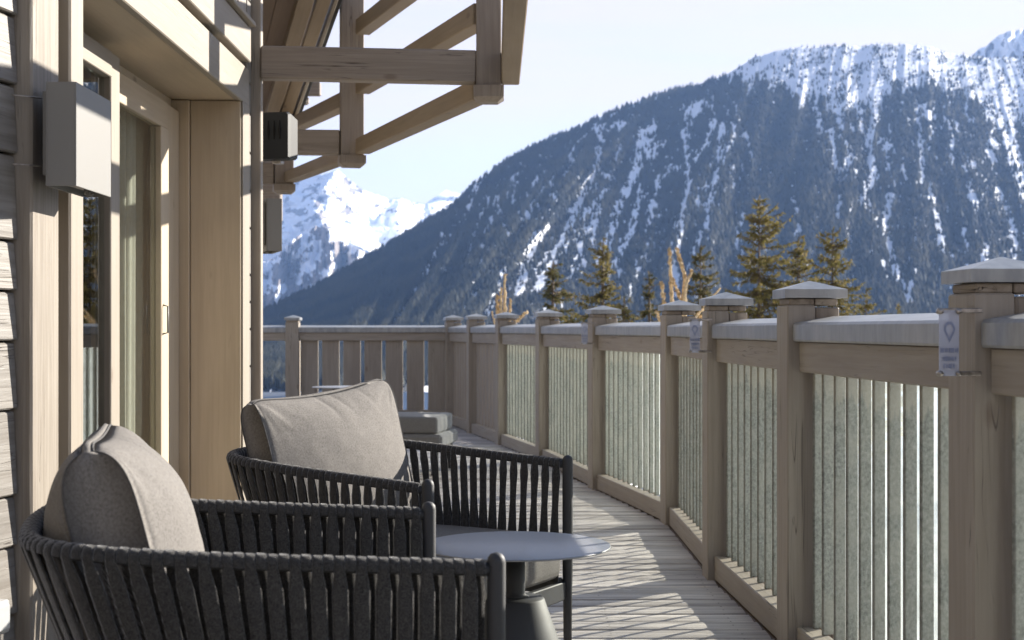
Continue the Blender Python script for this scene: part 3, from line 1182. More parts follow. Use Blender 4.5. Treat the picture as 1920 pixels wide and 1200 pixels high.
# near siding wall turned 11 degrees
sd = Vector((.1987, 1, 0)).normalized()
sn_ = Vector((sd.y, -sd.x, 0))                        # outward
e0 = Vector((-1.238, 3.553, 0))
zs = [-.1, .12, .358, .528, .654, .868, 1.039, 1.164, 1.289, 1.505, 1.677, 1.851, 2.03, 2.17, 2.38, 2.55, 2.75, 2.95]
b = MB()
for z0, z1 in zip(zs[:-1], zs[1:]):
    h = z1 - z0 - .006
    # each board leans out a little at its foot, like shiplap
    up = (Vector((0, 0, 1)) - sn_ * (.010 / h)).normalized()
    c = e0 - sd * 2.4 + Vector((0, 0, (z0 + z1) / 2)) - sn_ * .014
    b.box(c, (4.8, .028, h), (sd, -sn_, up), .004)
part(b, 'siding_wall', 'siding')
b = MB()
b.box(e0 - sd * 2.4 + Vector((0, 0, 1.4)) - sn_ * .075, (4.8, .08, 3.1), (sd, -sn_, Vector((0, 0, 1))), .0)
part(b, 'wall_core', 'void')
for y0_, y1_, z1_ in ((3.62, 3.98, 3.0), (6.36, 6.70, 3.4)):
    b = MB()
    b.aabb(-1.6, -1.262, y0_, y1_, -.1, z1_)
    part(b, 'wall_core', 'void')
b = MB()
b.aabb(-1.30, W, 3.556, 3.768, -.05, 3.0, .006)
part(b, 'wall_post', 'rough_post')
b = MB()
b.aabb(-1.30, W, 3.866, 3.985, -.05, 3.0, .006)
part(b, 'door_casing', 'paint_pale')
# far jamb, reveal and outer trim
b = MB()
b.aabb(-1.425, W - .002, 6.30, 6.475, -.05, 2.083, .003)
b.aabb(-1.56, -1.427, 6.285, 6.40, -.05, 2.083, .003)
part(b, 'door_reveal', 'reveal')
b = MB()
b.aabb(W - .0, W + .006, 6.312, 6.47, -.05, 2.083, .002)
part(b, 'jamb_trim', 'paint_pale')
b = MB()
b.aabb(-1.60, W - .03, 3.97, 6.46, 2.086, 2.13, .003)
b.aabb(-1.545, -1.505, 3.99, 6.28, 2.035, 2.0855, .002)
part(b, 'door_soffit', 'reveal')
b = MB()
b.aabb(W - .028, W + .004, 3.95, 6.47, 2.082, 2.250, .004)
part(b, 'lintel_board', 'paint_pale')
b = MB()
b.aabb(W - .028, W + .022, 3.95, 6.42, 2.272, 2.425, .004)
b.aabb(W - .05, W + .045, 3.95, 6.42, 2.432, 2.452, .003)
part(b, 'balcony_board', 'paint_pale')
b = MB()
b.aabb(W - .10, W - .03, 3.95, 6.46, 2.25, 2.44, .0)
part(b, 'shadow_gap', 'void')
b = MB()
b.aabb(W - .05, W + .0, 6.24, 6.42, 2.455, 3.4, .004)
b.aabb(W - .05, W - .005, 4.0, 6.235, 2.455, 2.53, .004)
ufr = part(b, 'upper_window_frame', 'paint')
b = MB()
b.aabb(W - .045, W - .035, 4.0, 6.235, 2.533, 3.4, .0)
part(b, 'upper_window', 'black_plastic')
# corner siding strip and corner post
b = MB()
zz = -.1
rr = random.Random(4)
for z0, z1 in zip(zs[:-1], zs[1:]):
    b.box((W - .022, 6.53, (z0 + z1) / 2 + .03), (.030, .10, z1 - z0 - .008), None, .003)
part(b, 'corner_siding', 'siding')
b = MB()
cd = Vector((-.34, 1, 0)).normalized()
cn = Vector((cd.y, -cd.x, 0))
b.aabb(-1.30, -1.166, 6.60, 6.66, -.05, 3.4, .004)
part(b, 'corner_post', 'paint')
b = MB()
c0 = Vector((-1.19, 6.665, 1.6))
b.box(c0 + cd * .10 - cn * .05, (.20, .10, 3.4), (cd, -cn, Vector((0, 0, 1))), .004)
b.box(c0 + cd * 2.2 - cn * .12, (3.9, .06, 3.4), (cd, -cn, Vector((0, 0, 1))), .004)
part(b, 'side_wall', 'siding')
# ---- sliding doors
b = MB()
b.aabb(-1.43, -1.39, 4.0, 4.945, 1.945, 2.035, .003)       # outer head
b.aabb(-1.43, -1.39, 4.0, 4.945, -.02, .09, .003)
b.aabb(-1.45, -1.395, 4.948, 5.06, -.02, 2.035, .004)        # lit stile
b.aabb(-1.445, -1.40, 3.99, 4.05, .09, 1.944, .003)
door1 = part(b, 'sliding_door', 'paint_pale')
b = MB()
b.aabb(-1.424, -1.418, 4.05, 4.946, .09, 1.944, .0)
part(b, 'glass', 'glass', door1)
door1['label'] = 'fixed outer door leaf with a sunlit stile'
b = MB()
b.aabb(-1.50, -1.46, 5.065, 6.03, 1.915, 2.03, .003)
b.aabb(-1.50, -1.46, 5.065, 6.03, -.02, .10, .003)
b.aabb(-1.50, -1.455, 5.90, 6.03, .10, 1.914, .003)
b.aabb(-1.50, -1.46, 5.062, 5.14, .10, 1.914, .003)
b.aabb(-1.54, -1.47, 6.04, 6.28, -.02, 2.032, .003)
door2 = part(b, 'sliding_door', 'reveal')
door2['label'] = 'inner sliding door leaf with curtain behind'
b = MB()
b.aabb(-1.484, -1.478, 5.14, 5.90, .10, 1.914, .0)
part(b, 'glass', 'glass_inner', door2)
b = MB()
b.tube([(-1.456, 5.93, 1.17), (-1.435, 5.93, 1.165), (-1.435, 5.93, 1.055), (-1.456, 5.93, 1.05)], .004, 8)
part(b, 'handle', 'lamp_metal', door2)
b = MB()
b.aabb(-1.55, -1.38, 3.99, 6.28, -.06, -.022, .002)
part(b, 'threshold', 'lamp_metal')
b = MB()
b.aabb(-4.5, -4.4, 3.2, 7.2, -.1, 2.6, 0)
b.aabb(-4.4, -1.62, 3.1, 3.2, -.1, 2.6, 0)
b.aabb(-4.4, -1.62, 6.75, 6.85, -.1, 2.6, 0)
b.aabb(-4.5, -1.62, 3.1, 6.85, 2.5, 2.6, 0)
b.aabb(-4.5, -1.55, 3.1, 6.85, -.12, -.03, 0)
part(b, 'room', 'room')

# curtain, a hanging of its own
cur = MB()
nx, nz = 120, 6
vs, fs = [], []
for i in range(nx + 1):
    y = 5.30 + .92 * i / nx
    ox = .022 * math.sin(i * .31) + .008 * math.sin(i * .83 + 1)
    for j in range(nz + 1):
        k = j / nz
        vs.append((-1.56 + ox * (1.15 - .3 * k), y - (1 - k) * .0 + .02 * math.sin(i * .2) * (1 - k) - .10 * (1 - k) * (i / nx), .0 + 2.0 * k))
for i in range(nx):
    for j in range(nz):
        a = i * (nz + 1) + j
        fs.append((a, a + nz + 1, a + nz + 2, a + 1))
cur.add(vs, fs, None, True)
tag(cur.build('curtain', 'curtain'), 'pale linen curtain hanging in folds behind the sliding door glass', 'curtain')

# ---- wall lamps
def wall_lamp(origin, u, n, label):
    """u = along the wall (away), n = outward; origin = near bottom inner corner"""
    t = thing('wall_lamp', label, 'wall lamp', origin, 0, 'box wall lamps')
    Z = Vector((0, 0, 1))
    ax = (u, -n, Z)
    w_, d_, h_ = .305, .076, .258
    m = MB()
    c = u * (w_ / 2) + n * (d_ / 2)
    th = .004
    m.box(c + n * (d_ / 2 - th / 2) + Z * (h_ / 2), (w_, th, h_), ax, .0012)
    m.box(c - n * (d_ / 2 - th / 2) + Z * (h_ / 2), (w_, th, h_), ax, .0012)
    m.box(u * (th / 2) + n * (d_ / 2) + Z * (h_ / 2), (th, d_ - 2 * th, h_), ax, .0008)
    m.box(u * (w_ - th / 2) + n * (d_ / 2) + Z * (h_ / 2), (th, d_ - 2 * th, h_), ax, .0008)
    m.box(c + Z * (h_ - .003), (w_ - 2 * th, d_ - 2 * th, .005), ax, .0008)
    m.build('housing', 'lamp_metal', t)
    m = MB()
    m.box(c - n * (d_ / 2 + .009) + Z * (h_ / 2 + .006), (w_ * .82, .016, h_ * .82), ax, .002)
    m.build('back_plate', 'lamp_metal', t)
    m = MB()
    m.box(c + Z * .016, (w_ - .05, d_ - .03, .006), ax, .001)
    for k in range(3):
        m.tube([c + u * (.05 + .03 * k) + Z * .012, c + u * (.05 + .03 * k) - Z * .002], .004, 8)
    m.build('lamp_holder', 'lamp_metal', t)
    for z in (.052, .222):
        m = MB()
        m.tube([-n * .02 + Z * z + u * .03, -n * .02 + Z * (z + .0) - u * .02 - n * .055], .0022, 6)
        m.build('tie_rod', 'steel', t)
    return t


X_ = Vector((1, 0, 0))
wall_lamp(Vector((-1.156, 3.525, 1.425)), Vector((0, 1, 0)), X_, 'light grey box lamp in the sun on the near wall post beside the door')
lz = P(515, 470, 7.0).z
wall_lamp(Vector((-1.208, 7.0, lz)), cd, cn, 'shaded grey box lamp fixed beyond the far corner post')
# socket at the lower left edge
so = MB()
q = e0 - sd * .112 + sn_ * .010 + Vector((0, 0, .37))
so.box(q, (.080, .03, .080), (sd, -sn_, Vector((0, 0, 1))), .004)
so.box(q + sn_ * .012, (.062, .02, .062), (sd, -sn_, Vector((0, 0, 1))), .003)
tag(so.build('wall_socket', 'white_plastic'), 'white outdoor socket on the weathered siding at the lower left', 'socket')

# ---- timber overhang frame
oh = thing('overhang_frame', 'open timber overhang of hanging posts, cross beams and purlins above the terrace', 'timber frame', (-1.2, 6.6, 2.2))
OM = Matrix.Translation((1.2, -6.6, -2.2))


def opart(b, name, mat, parent=None):
    return b.build(name, mat, parent or oh, OM)


def hang_post(x0, x1, y0, zb, zt, rot=0.0, dep=.115, tip=.028):
    b = MB()
    w = x1 - x0
    c = Vector(((x0 + x1) / 2, y0 + dep / 2, 0))
    a = (Vector((math.cos(rot), math.sin(rot), 0)), Vector((-math.sin(rot), math.cos(rot), 0)), Vector((0, 0, 1)))
    b.box(c + Vector((0, 0, (zb + .055 + zt) / 2)), (w, dep, zt - zb - .055), a, .004)
    # thicker chamfered foot
    g = .012
    hw, hd = w / 2 + g, dep / 2 + g
    lo, mi, hi = [], [], []
    for s1, s2 in ((-1, -1), (1, -1), (1, 1), (-1, 1)):
        lo.append(c + a[0] * (hw - tip) * s1 + a[1] * (hd - tip) * s2 + Vector((0, 0, zb)))
        mi.append(c + a[0] * hw * s1 + a[1] * hd * s2 + Vector((0, 0, zb + tip * .8)))
        hi.append(c + a[0] * hw * s1 + a[1] * hd * s2 + Vector((0, 0, zb + .075)))
    vs = lo + mi + hi
    fs = [(3, 2, 1, 0), (8, 9, 10, 11)]
    for r_ in (0, 4):
        for k in range(4):
            fs.append((r_ + k, r_ + (k + 1) % 4, r_ + 4 + (k + 1) % 4, r_ + 4 + k))
    b.add(vs, fs)
    opart(b, 'hanging_post', 'beam')


Y1, Y2, Y3 = 6.60, 9.25, 11.30
# truss 1
p0, p1 = P(893, 192, Y1), P(940, 192, Y1)
hang_post(p0.x, p1.x, Y1 - .03, p0.z, 3.6)
b = MB()
zt, zb = P(492, 89, Y1).z, P(492, 150, Y1).z
b.beam((-1.163, Y1 + .02, (zt + zb) / 2 + .006), (p0.x - .0, Y1 + .02, (zt + zb) / 2 - .016), .085, zt - zb, bev=.006)
opart(b, 'cross_beam', 'beam')
# truss 2
q0, q1 = P(637, 313, Y2), P(680, 313, Y2)
hang_post(q0.x, q1.x, Y2 - .03, q0.z, 4.0, R(12), .12)
b = MB()
zt, zb = P(560, 243, Y2).z, P(560, 289, Y2).z
b.beam((-2.3, Y2 - .02, (zt + zb) / 2), (q0.x - .0, Y2 + .02, (zt + zb) / 2 - .004), .09, zt - zb, bev=.006)
opart(b, 'cross_beam', 'beam')
# truss 3
r0, r1 = P(514, 363, Y3), P(549, 363, Y3)
hang_post(r0.x, r1.x, Y3 - .03, r0.z, P(514, 32, Y3).z, R(12), .12)
b = MB()
zt, zb = P(500, 305, Y3).z, P(500, 345, Y3).z
b.beam((-3.0, Y3 - .02, (zt + zb) / 2), (r0.x, Y3 + .02, (zt + zb) / 2 - .004), .09, zt - zb, bev=.006)
zt, zb = P(500, 156, Y3).z, P(500, 176, Y3).z
b.beam((-3.0, Y3 + .03, (zt + zb) / 2), (P(600, 165, Y3).x, Y3 + .03, (zt + zb) / 2), .08, zt - zb + .02, bev=.006)
b.beam((-3.0, Y3 + .03, (zt + zb) / 2 - .09), (P(578, 165, Y3).x, Y3 + .03, (zt + zb) / 2 - .09), .08, .07, bev=.02)
opart(b, 'cross_beam', 'beam')
# truss 4, farther along the facade
b = MB()
b.box(P(505, 250, 12.9), (.22, .14, 1.6), None, .01)
b.box(P(500, 352, 12.5), (.28, .12, .13), None, .03)
opart(b, 'hanging_post', 'beam')


def purlin(a, b_, w=.095, h=.10, name='purlin', mat='purlin'):
    k = MB()
    k.beam(a, b_, w, h, bev=.005)
    opart(k, name, mat)


def ctr(px, y0, y1, Y):
    return (P(px, y0, Y) + P(px, y1, Y)) / 2


# lower purlin T2-T1, T3-T2 and onward toward the camera
purlin(ctr(680, 262, 287, Y2 - .05) + Vector((.0, 0, 0)), ctr(905, 150, 188, Y1 + .06), .095, .098)
purlin(ctr(545, 323, 341, Y3), ctr(650, 276, 306, Y2 + .1), .10, .085)
a_, c_ = ctr(957, 60, 150, Y1 - .02), Vector((.115, 3.9, 2.30))
pz = P(960, 150, Y1).z
purlin(Vector((P(957, 0, Y1).x, Y1 + .05, pz + .055)), Vector((.03, 3.6, pz + .055)), .085, .14)
# middle purlin
purlin(ctr(680, 152, 172, Y2 - .05), ctr(905, 8, 45, Y1 + .06), .095, .098)
purlin(ctr(545, 224, 252, Y3), ctr(650, 168, 208, Y2 + .1), .10, .10)
# top purlins
purlin(ctr(680, 40, 62, Y2 - .05), ctr(905, -140, -103, Y1 + .06), .095, .098)

# ---- roof edge beyond
roof = thing('eave', 'dark boarded roof eave with pale fascia beyond the corner post', 'roof', (-1.5, 10, 3))
RM = Matrix.Translation((1.5, -10, -3))
Af, Bf = P(640, -25, 8.8), P(548, 238, 11.6)
dirf = (Bf - Af).normalized()
inn = Vector((-1, -.30, .10)).normalized()
upf = dirf.cross(inn).normalized()
if upf.z < 0:
    upf = -upf
b = MB()
L_ = (Bf - Af).length
for k in range(11):
    c = (Af + Bf) / 2 + inn * (.30 + .13 * k) + upf * .03
    b.box(c, (L_ + 2.4, .128, .025), (dirf, inn, upf), .003)
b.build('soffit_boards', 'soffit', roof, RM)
b = MB()
b.box((Af + Bf) / 2 + inn * .012 + upf * .02, (L_ + .3, .024, .13), (dirf, inn, upf), .003)
b.build('fascia', 'paint_pale', roof, RM)
b = MB()
b.box((Af + Bf) / 2 - inn * .02 + upf * .05, (L_ + .3, .03, .11), (dirf, inn, upf), .003)
b.build('gutter', 'black_plastic', roof, RM)
b = MB()
b.box((Af + Bf) / 2 + inn * .20 - upf * .02, (L_ + .2, .10, .12), (dirf, inn, upf), .005)
b.box((Af + Bf) / 2 + inn * .085 - upf * .005, (L_ + .2, .09, .07), (dirf, inn, upf), .005)
b.build('rafter', 'purlin', roof, RM)

# ---- loudspeaker
sp = thing('loudspeaker', 'small black outdoor loudspeaker mounted high beyond the corner post', 'loudspeaker', P(515, 298, 7.6), R(-12))
m = MB()
sec = [(-.11, .17), (.045, .17), (.07, .12), (.075, .03), (.055, 0.0), (-.11, 0.0)]
vs = []
for y_, g in ((0.0, 1.0), (.03, 1.06), (.16, .92)):
    for (x_, d__) in ((-.085, 0), (.062, 0), (.075, .012), (.075, .236), (.062, .248), (-.085, .248)):
        vs.append((x_ * g, y_, .124 + (d__ - .124) * g))
n6 = 6
fs = [tuple(range(6)), tuple(range(12, 18))[::-1]]
for r_ in (0, 6):
    for k in range(6):
        fs.append((r_ + k, r_ + 6 + k, r_ + 6 + (k + 1) % 6, r_ + (k + 1) % 6))
m.add(vs, fs)
m.build('cabinet', 'black_plastic', sp)
m = MB()
for k in range(3):
    m.tube([(-.035 + .032 * k, -.002, .105), (-.035 + .032 * k, -.004, .155), (-.035 + .032 * k, -.002, .205)], [.003, .008, .003], 8)
m.build('grille_slot', 'void', sp)
m = MB()
m.box((.0, .05, -.012), (.05, .05, .02), None, .003)
m.build('bracket', 'steel', sp)

# ================================================================== FURNITURE
def rounded_box(name, size, bev, mat, parent, M, seg=5, puff=0.0, seed=1):
    bm = bmesh.new()
    bmesh.ops.create_cube(bm, size=1)
    for v in bm.verts:
        v.co = Vector((v.co.x * size[0], v.co.y * size[1], v.co.z * size[2]))
    bmesh.ops.subdivide_edges(bm, edges=bm.edges[:], cuts=1, use_grid_fill=True)
    bmesh.ops.bevel(bm, geom=[e for e in bm.edges if len(e.link_faces) == 2 and e.calc_face_angle(0) > 1.0], offset=bev, segments=seg, profile=.6, affect='EDGES')
    bmesh.ops.subdivide_edges(bm, edges=bm.edges[:], cuts=3, use_grid_fill=True)
    for v in bm.verts:
        x, y = v.co.x / size[0] * 2, v.co.y / size[1] * 2
        if v.co.z > 0:
            v.co.z += puff * max(0, 1 - x * x) * max(0, 1 - y * y)
        v.co += v.co.normalized() * (float(vnoise(v.co.x * 9 + seed, v.co.y * 9 + v.co.z * 5, seed)) - .5) * .006 * (1 if puff else 0)
    me = bpy.data.meshes.new(name)
    bm.to_mesh(me)
    bm.free()
    me.transform(M)
    me.polygons.foreach_set('use_smooth', [True] * len(me.polygons))
    me.materials.append(MAT[mat])
    o = bpy.data.objects.new(name, me)
    sc.collection.objects.link(o)
    o.parent = parent
    return o


def smooth_path(pts, n):
    pts = [Vector(p) for p in pts]
    out = []
    for i in range(len(pts) - 1):
        p0, p1, p2, p3 = pts[max(i - 1, 0)], pts[i], pts[i + 1], pts[min(i + 2, len(pts) - 1)]
        for k in range(n):
            t = k / n
            out.append(.5 * ((2 * p1) + (p2 - p0) * t + (2 * p0 - 5 * p1 + 4 * p2 - p3) * t * t + (3 * p1 - p0 - 3 * p2 + p3) * t ** 3))
    out.append(pts[-1])
    return out


def resample(path, N):
    d = [0]
    for a, b in zip(path[:-1], path[1:]):
        d.append(d[-1] + (b - a).length)
    out = []
    for k in range(N):
        s = d[-1] * k / (N - 1)
        i = max(0, min(len(path) - 2, int(np.searchsorted(d, s)) - 1))
        f = (s - d[i]) / max(1e-9, d[i + 1] - d[i])
        out.append(path[i].lerp(path[i + 1], min(1, max(0, f))))
    return out, d[-1]


def armchair(loc, rz, label, half=.395, stag=0.5, mod=0.25, seed=1, front=.66, dp=1.0):
    """front edge on local y = 0, seat opening toward +y"""
    t = thing('armchair', label, 'armchair', loc, rz, 'rope armchairs')
    hp = half
    rim = [(-hp, 0, front), (-hp, -.30, front + .018), (-hp + .002, -.53, front + .033), (-hp + .035, -.70, front + .045), (-hp + .13, -.79, front + .051),
           (-.10, -.815, front + .053), (.10, -.815, front + .053), (hp - .13, -.79, front + .051), (hp - .035, -.70, front + .045), (hp - .002, -.53, front + .033), (hp, -.30, front + .018), (hp, 0, front)]
    k = .90
    ring = [(-hp + .02, 0, .27), (-hp + .02, -.30, .27), (-hp + .03, -.46, .27), (-hp + .09, -.57, .27), (-hp + .19, -.63, .27),
            (-.10, -.645, .27), (.10, -.645, .27), (hp - .19, -.63, .27), (hp - .09, -.57, .27), (hp - .03, -.46, .27), (hp - .02, -.30, .27), (hp - .02, 0, .27)]
    rim = [(x, y * dp, z) for x, y, z in rim]
    sr = smooth_path(rim, 14)

    def down(p):
        t_ = min(1.0, max(0.0, (-p.y - .22) / .60))
        return Vector((p.x * (1 - .05 - .10 * t_), p.y + .17 * t_ ** 1.2, .27))
    sg = [down(p) for p in sr]
    _, Lr = resample(sr, 10)
    # frame
    m = MB()
    m.tube(resample(sr, 80)[0], .0125, 10)
    m.tube(resample(sg, 80)[0], .0125, 10)
    m.build('arm_frame', 'dark_metal', t)
    for s in (-1, 1):
        m = MB()
        x = s * hp
        top = front + .030
        pts, rr_ = [(x, .012, .0)], [.0125]
        for z, r_ in ((.25, .0150), (.30, .0165), (.5, .0168), (top - .017, .0168), (top - .009, .0150), (top - .003, .0105), (top, .003)):
            pts.append((x, .012, z))
            rr_.append(r_)
        m.tube(pts, rr_, 20)
        m.build('front_leg', 'dark_metal', t)
        m = MB()
        m.tube([(s * (hp - .13), -.60, .27), (s * (hp - .12), -.66, 0)], [.014, .011], 12)
        m.build('rear_leg', 'dark_metal', t)
    m = MB()
    m.box((0, .004, .242), (2 * hp - .036, .022, .058), None, .003)
    m.box((-hp + .02, -.25, .25), (.02, .44, .04), None, .003)
    m.box((hp - .02, -.25, .25), (.02, .44, .04), None, .003)
    m.build('seat_frame', 'dark_metal', t)
    # straps: alternate strips run down the outside and the inside
    N = int(Lr / .0192)
    top_, _ = resample(sr, N + 1)
    bot_ = [down(p) for p in top_]
    m = MB()
    rnd = random.Random(seed)
    for i in range(1, N):
        p, q = top_[i], bot_[i]
        if i % 2 == 1 and stag:
            q = bot_[i].lerp(bot_[min(N, i + 1)], 0.0)
        tg = (top_[i + 1] - top_[i - 1]).normalized()
        tb = (bot_[i + 1] - bot_[i - 1]).normalized()
        out = Vector((tg.y, -tg.x, 0)).normalized()
        if out.dot(Vector((p.x, p.y + .35, 0))) < 0:
            out = -out
        outer = i % 2 == 0
        sgn = 1 if outer else -1
        Z = Vector((0, 0, 1))
        R_ = .0165
        path, wid, nor, tan = [], [], [], []
        # wrap over the tube
        for an in (-200, -160, -120, -80, -40, 0, 20) if outer else (200, 160, 120, 80, 40, 0, -20):
            a = R(an + 0) if outer else R(an)
            # angle measured from outward horizontal (outer) / inward (inner), going over the top
            if outer:
                dd = out * math.cos(R(-an)) + Z * math.sin(R(-an))
            else:
                dd = out * -math.cos(R(an)) + Z * math.sin(R(an))
            path.append(p + dd * R_)
            nor.append(dd)
            wid.append(.0186)
            tan.append(tg)
        st = out * sgn
        a0 = path[-1]
        a1 = q + st * .014
        for f in (.10, .22, .36, .5, .64, .78, .9, 1.0):
            bow = math.sin(math.pi * f) * .004 * sgn
            c = a0.lerp(a1, f) + out * bow
            path.append(c)
            ww = .0295 * (1 - mod * math.exp(-((f - .33) / .20) ** 2)) * (1 + .22 * math.exp(-((f - .75) / .2) ** 2) * (mod > .1))
            wid.append(ww * rnd.uniform(.97, 1.03))
            nor.append(st)
            ln = rnd.uniform(-.04, .04)
            tan.append((tg.lerp(tb, f) + Z * ln).normalized())
        vs, gs = [], []
        th = .0020
        for c, w_, n_, tt in zip(path, wid, nor, tan):
            for (sa, sb) in ((-.5, -th), (-.5, th * .4), (-.3, th), (.3, th), (.5, th * .4), (.5, -th)):
                vs.append(c + tt * (w_ * sa) + n_ * sb)
        fs = []
        M_ = 6
        for r_ in range(len(path) - 1):
            for k_ in range(M_):
                k2 = (k_ + 1) % M_
                fs.append((r_ * M_ + k_, r_ * M_ + k2, (r_ + 1) * M_ + k2, (r_ + 1) * M_ + k_))
        m.add(vs, fs, None, True)
    m.build('strap_webbing', 'rope', t)
    rounded_box('seat_cushion', (2 * hp - .075, .64, .145), .045, 'cushion', t, Matrix.Translation((0, -.300, .355)), 5, .012, seed)
    return t


def cushion(name, w, h, T, loc, rz, tilt, roll, label, seed, mat='cushion', sag=.12, ear=.0, side=.03):
    nu, nv_ = 90, 64
    e = .011
    rnd = np.random.default_rng(seed)
    uu, vv = np.meshgrid(np.linspace(-1, 1, nu), np.linspace(-1, 1, nv_), indexing='ij')
    prof = (np.clip(1 - np.abs(uu) ** 2.3, 0, 1) ** .62) * (np.clip(1 - np.abs(vv) ** 2.3, 0, 1) ** .62)
    x = uu * w / 2 * (1 - .05 * (1 - vv ** 2))
    z = vv * h / 2 * (1 - np.where(vv > 0, sag, .05) * (1 - uu ** 2))
    cr = np.clip((np.abs(uu) * np.abs(vv)), 0, 1) ** 9
    x = x * (1 - .055 * cr)
    z = z * (1 - .075 * cr)
    z = z + ear * np.clip(uu, -1, 1) * (vv > -.2) * (vv + .2) * .5
    wr = np.zeros_like(uu)
    for (cu, cv, s0) in ((1, 1, 1), (-1, 1, 2), (1, -1, 3), (-1, -1, 4)):
        an = np.arctan2((vv - cv) * h, (uu - cu) * w)
        rr_ = np.hypot((vv - cv) * h, (uu - cu) * w)
        wr += (vnoise(an * 7 + s0 * 9, rr_ * 3, seed + s0) - .5) * np.exp(-(rr_ / .22) ** 2) * 2.2
    for c0 in (-.18, .03, .42):
        d_ = uu - c0 - (1 - vv) * (.30 + .25 * c0)
        wr += -np.exp(-(d_ / .035) ** 2) * np.exp(-((1 - vv) / (.30 + .25 * abs(c0))) ** 2) * (.75 - c0 * .7)
    wr += (fbm(uu * 2.2 + seed, vv * 2.2, seed, 3) - .5) * 1.5
    wr *= .0085 * np.clip(prof * 3.5, 0, 1)
    vs, fs = [], []
    for s in (1, -1):
        ee = e + side * np.clip(1 - vv ** 6, 0, 1) * np.abs(uu) ** 4
        y = s * (ee + (T / 2 - ee) * prof + wr * (1 if s > 0 else .8))
        b0 = len(vs)
        vs += [tuple(p) for p in np.stack([x, y, z], -1).reshape(-1, 3)]
        for i in range(nu - 1):
            for j in range(nv_ - 1):
                a = b0 + i * nv_ + j
                f = (a, a + nv_, a + nv_ + 1, a + 1)
                fs.append(f if s < 0 else f[::-1])
    # side band
    loop = [(i, 0) for i in range(nu)] + [(nu - 1, j) for j in range(1, nv_)] + [(i, nv_ - 1) for i in range(nu - 2, -1, -1)] + [(0, j) for j in range(nv_ - 2, 0, -1)]
    ids = [i * nv_ + j for i, j in loop]
    o2 = nu * nv_
    L = len(ids)
    mid = []
    b0 = len(vs)
    for q in ids:
        a = Vector(vs[q])
        c = Vector((a.x, 0, a.z))
        c = c + Vector((c.x, 0, c.z)).normalized() * (.006 + .35 * abs(a.y))
        vs.append(tuple(c))
    for k in range(L):
        k2 = (k + 1) % L
        fs.append((ids[k], ids[k2], b0 + k2, b0 + k)[::-1])
        fs.append((b0 + k, b0 + k2, o2 + ids[k2], o2 + ids[k])[::-1])
    m = MB()
    m.add(vs, fs, None, True)
    root = m.build(name, mat)
    tag(root, label, 'cushion', 'back cushions on the armchairs')
    # piping along both seams
    m = MB()
    for s in (1, -1):
        pts = []
        for q in ids:
            a = Vector(vs[q if s > 0 else o2 + q])
            pts.append(a + Vector((a.x, 0, a.z)).normalized() * .0012)
        pts.append(pts[0])
        m.tube(pts, .0021, 6, False)
    m.build('piping', 'seam', root)
    root.location = loc
    root.rotation_euler = (tilt, roll, rz)
    return root


# chair 1 : front line from near post to inner post
H1 = .692 - .03


def place_chair(near, far_, label, **kw):
    near, far_ = Vector(near), Vector(far_)
    mid = (near + far_) / 2
    half = (far_ - near).length / 2
    ax = (far_ - near).normalized()          # local -x .. +x ; local +x = near side when facing right
    # local +y (forward) ; local x = y rotated -90
    fwd = Vector((ax.y, -ax.x))
    rz = math.atan2(-fwd.x, fwd.y)
    return armchair((mid.x, mid.y, 0), rz, label, half=half, **kw), mid, fwd, rz


c1, m1, f1, rz1 = place_chair((-.040, 2.545), (-.205, 3.295), 'nearest charcoal rope armchair, cropped by the bottom left of the view', seed=3, mod=.06, front=.640)
c2, m2, f2, rz2 = place_chair((-.235, 3.80), (.166, 4.52), 'second charcoal rope armchair, facing the small round table', seed=5, mod=.30, front=.640, dp=.955)
cushion('back_cushion', .62, .48, .285, (m1.x - f1.x * .645, m1.y - f1.y * .645, .637), rz1 + math.pi, R(-14), 0,
        'plump taupe back cushion leaning in the nearest armchair, seen from its end', 11, side=.05, sag=.05)
cushion('back_cushion', .72, .47, .20, (m2.x - f2.x * .60, m2.y - f2.y * .60, .660), rz2 + math.pi, R(-14), R(-1),
        'wide taupe back cushion sunlit across its front in the second armchair', 23, ear=.03)


def side_table(loc, r, h, label, full=True):
    t = thing('side_table', label, 'side table', loc, 0, 'round side tables')
    m = MB()
    m.lathe([(r - .006, h - .006), (r - .001, h - .005), (r, h - .003), (r - .001, h - .001), (r - .004, h)], n=96)
    m.build('table_top', 'table_metal', t)
    m = MB()
    m.lathe([(.196, 0), (.200, .006), (.199, .012), (.076, .366), (.072, .371), (.03, .373)], n=64)
    m.build('base', 'dark_metal', t)
    m = MB()
    m.lathe([(.036, .373), (.026, .378), (.025, .385), (.025, h - .024)], n=32)
    m.build('stem', 'dark_metal', t)
    m = MB()
    m.box((0, 0, h - .015), (.13, .035, .017), None, .002)
    m.box((0, 0, h - .0155), (.035, .13, .016), None, .002)
    m.build('bracket', 'dark_metal', t)
    return t


side_table((.009, 3.71, 0), .249, .508, 'small round slate grey side table between the two armchairs')
pt = P(640, 728, 10.9)
side_table((pt.x, pt.y, 0), .225, pt.z + .012, 'far round side table showing above the cushion near the end railing')

# footstool far down the deck
ft = thing('footstool', 'low grey upholstered footstool on the deck beyond the second armchair', 'footstool', (-1.02, 10.75, 0), R(-8))
rounded_box('seat_cushion', (1.05, .62, .125), .03, 'cushion_dark', ft, Matrix.Translation((0, 0, .365)), 4, .012, 9)
m = MB()
for s in (-1, 1):
    for q in (-1, 1):
        m.box((s * .50, q * .28, .11), (.05, .05, .22), None, .004)
m.build('leg', 'dark_metal', ft)
m = MB()
m.box((0, 0, .25), (1.12, .68, .10), None, .02)
m.build('base', 'cushion_dark', ft)

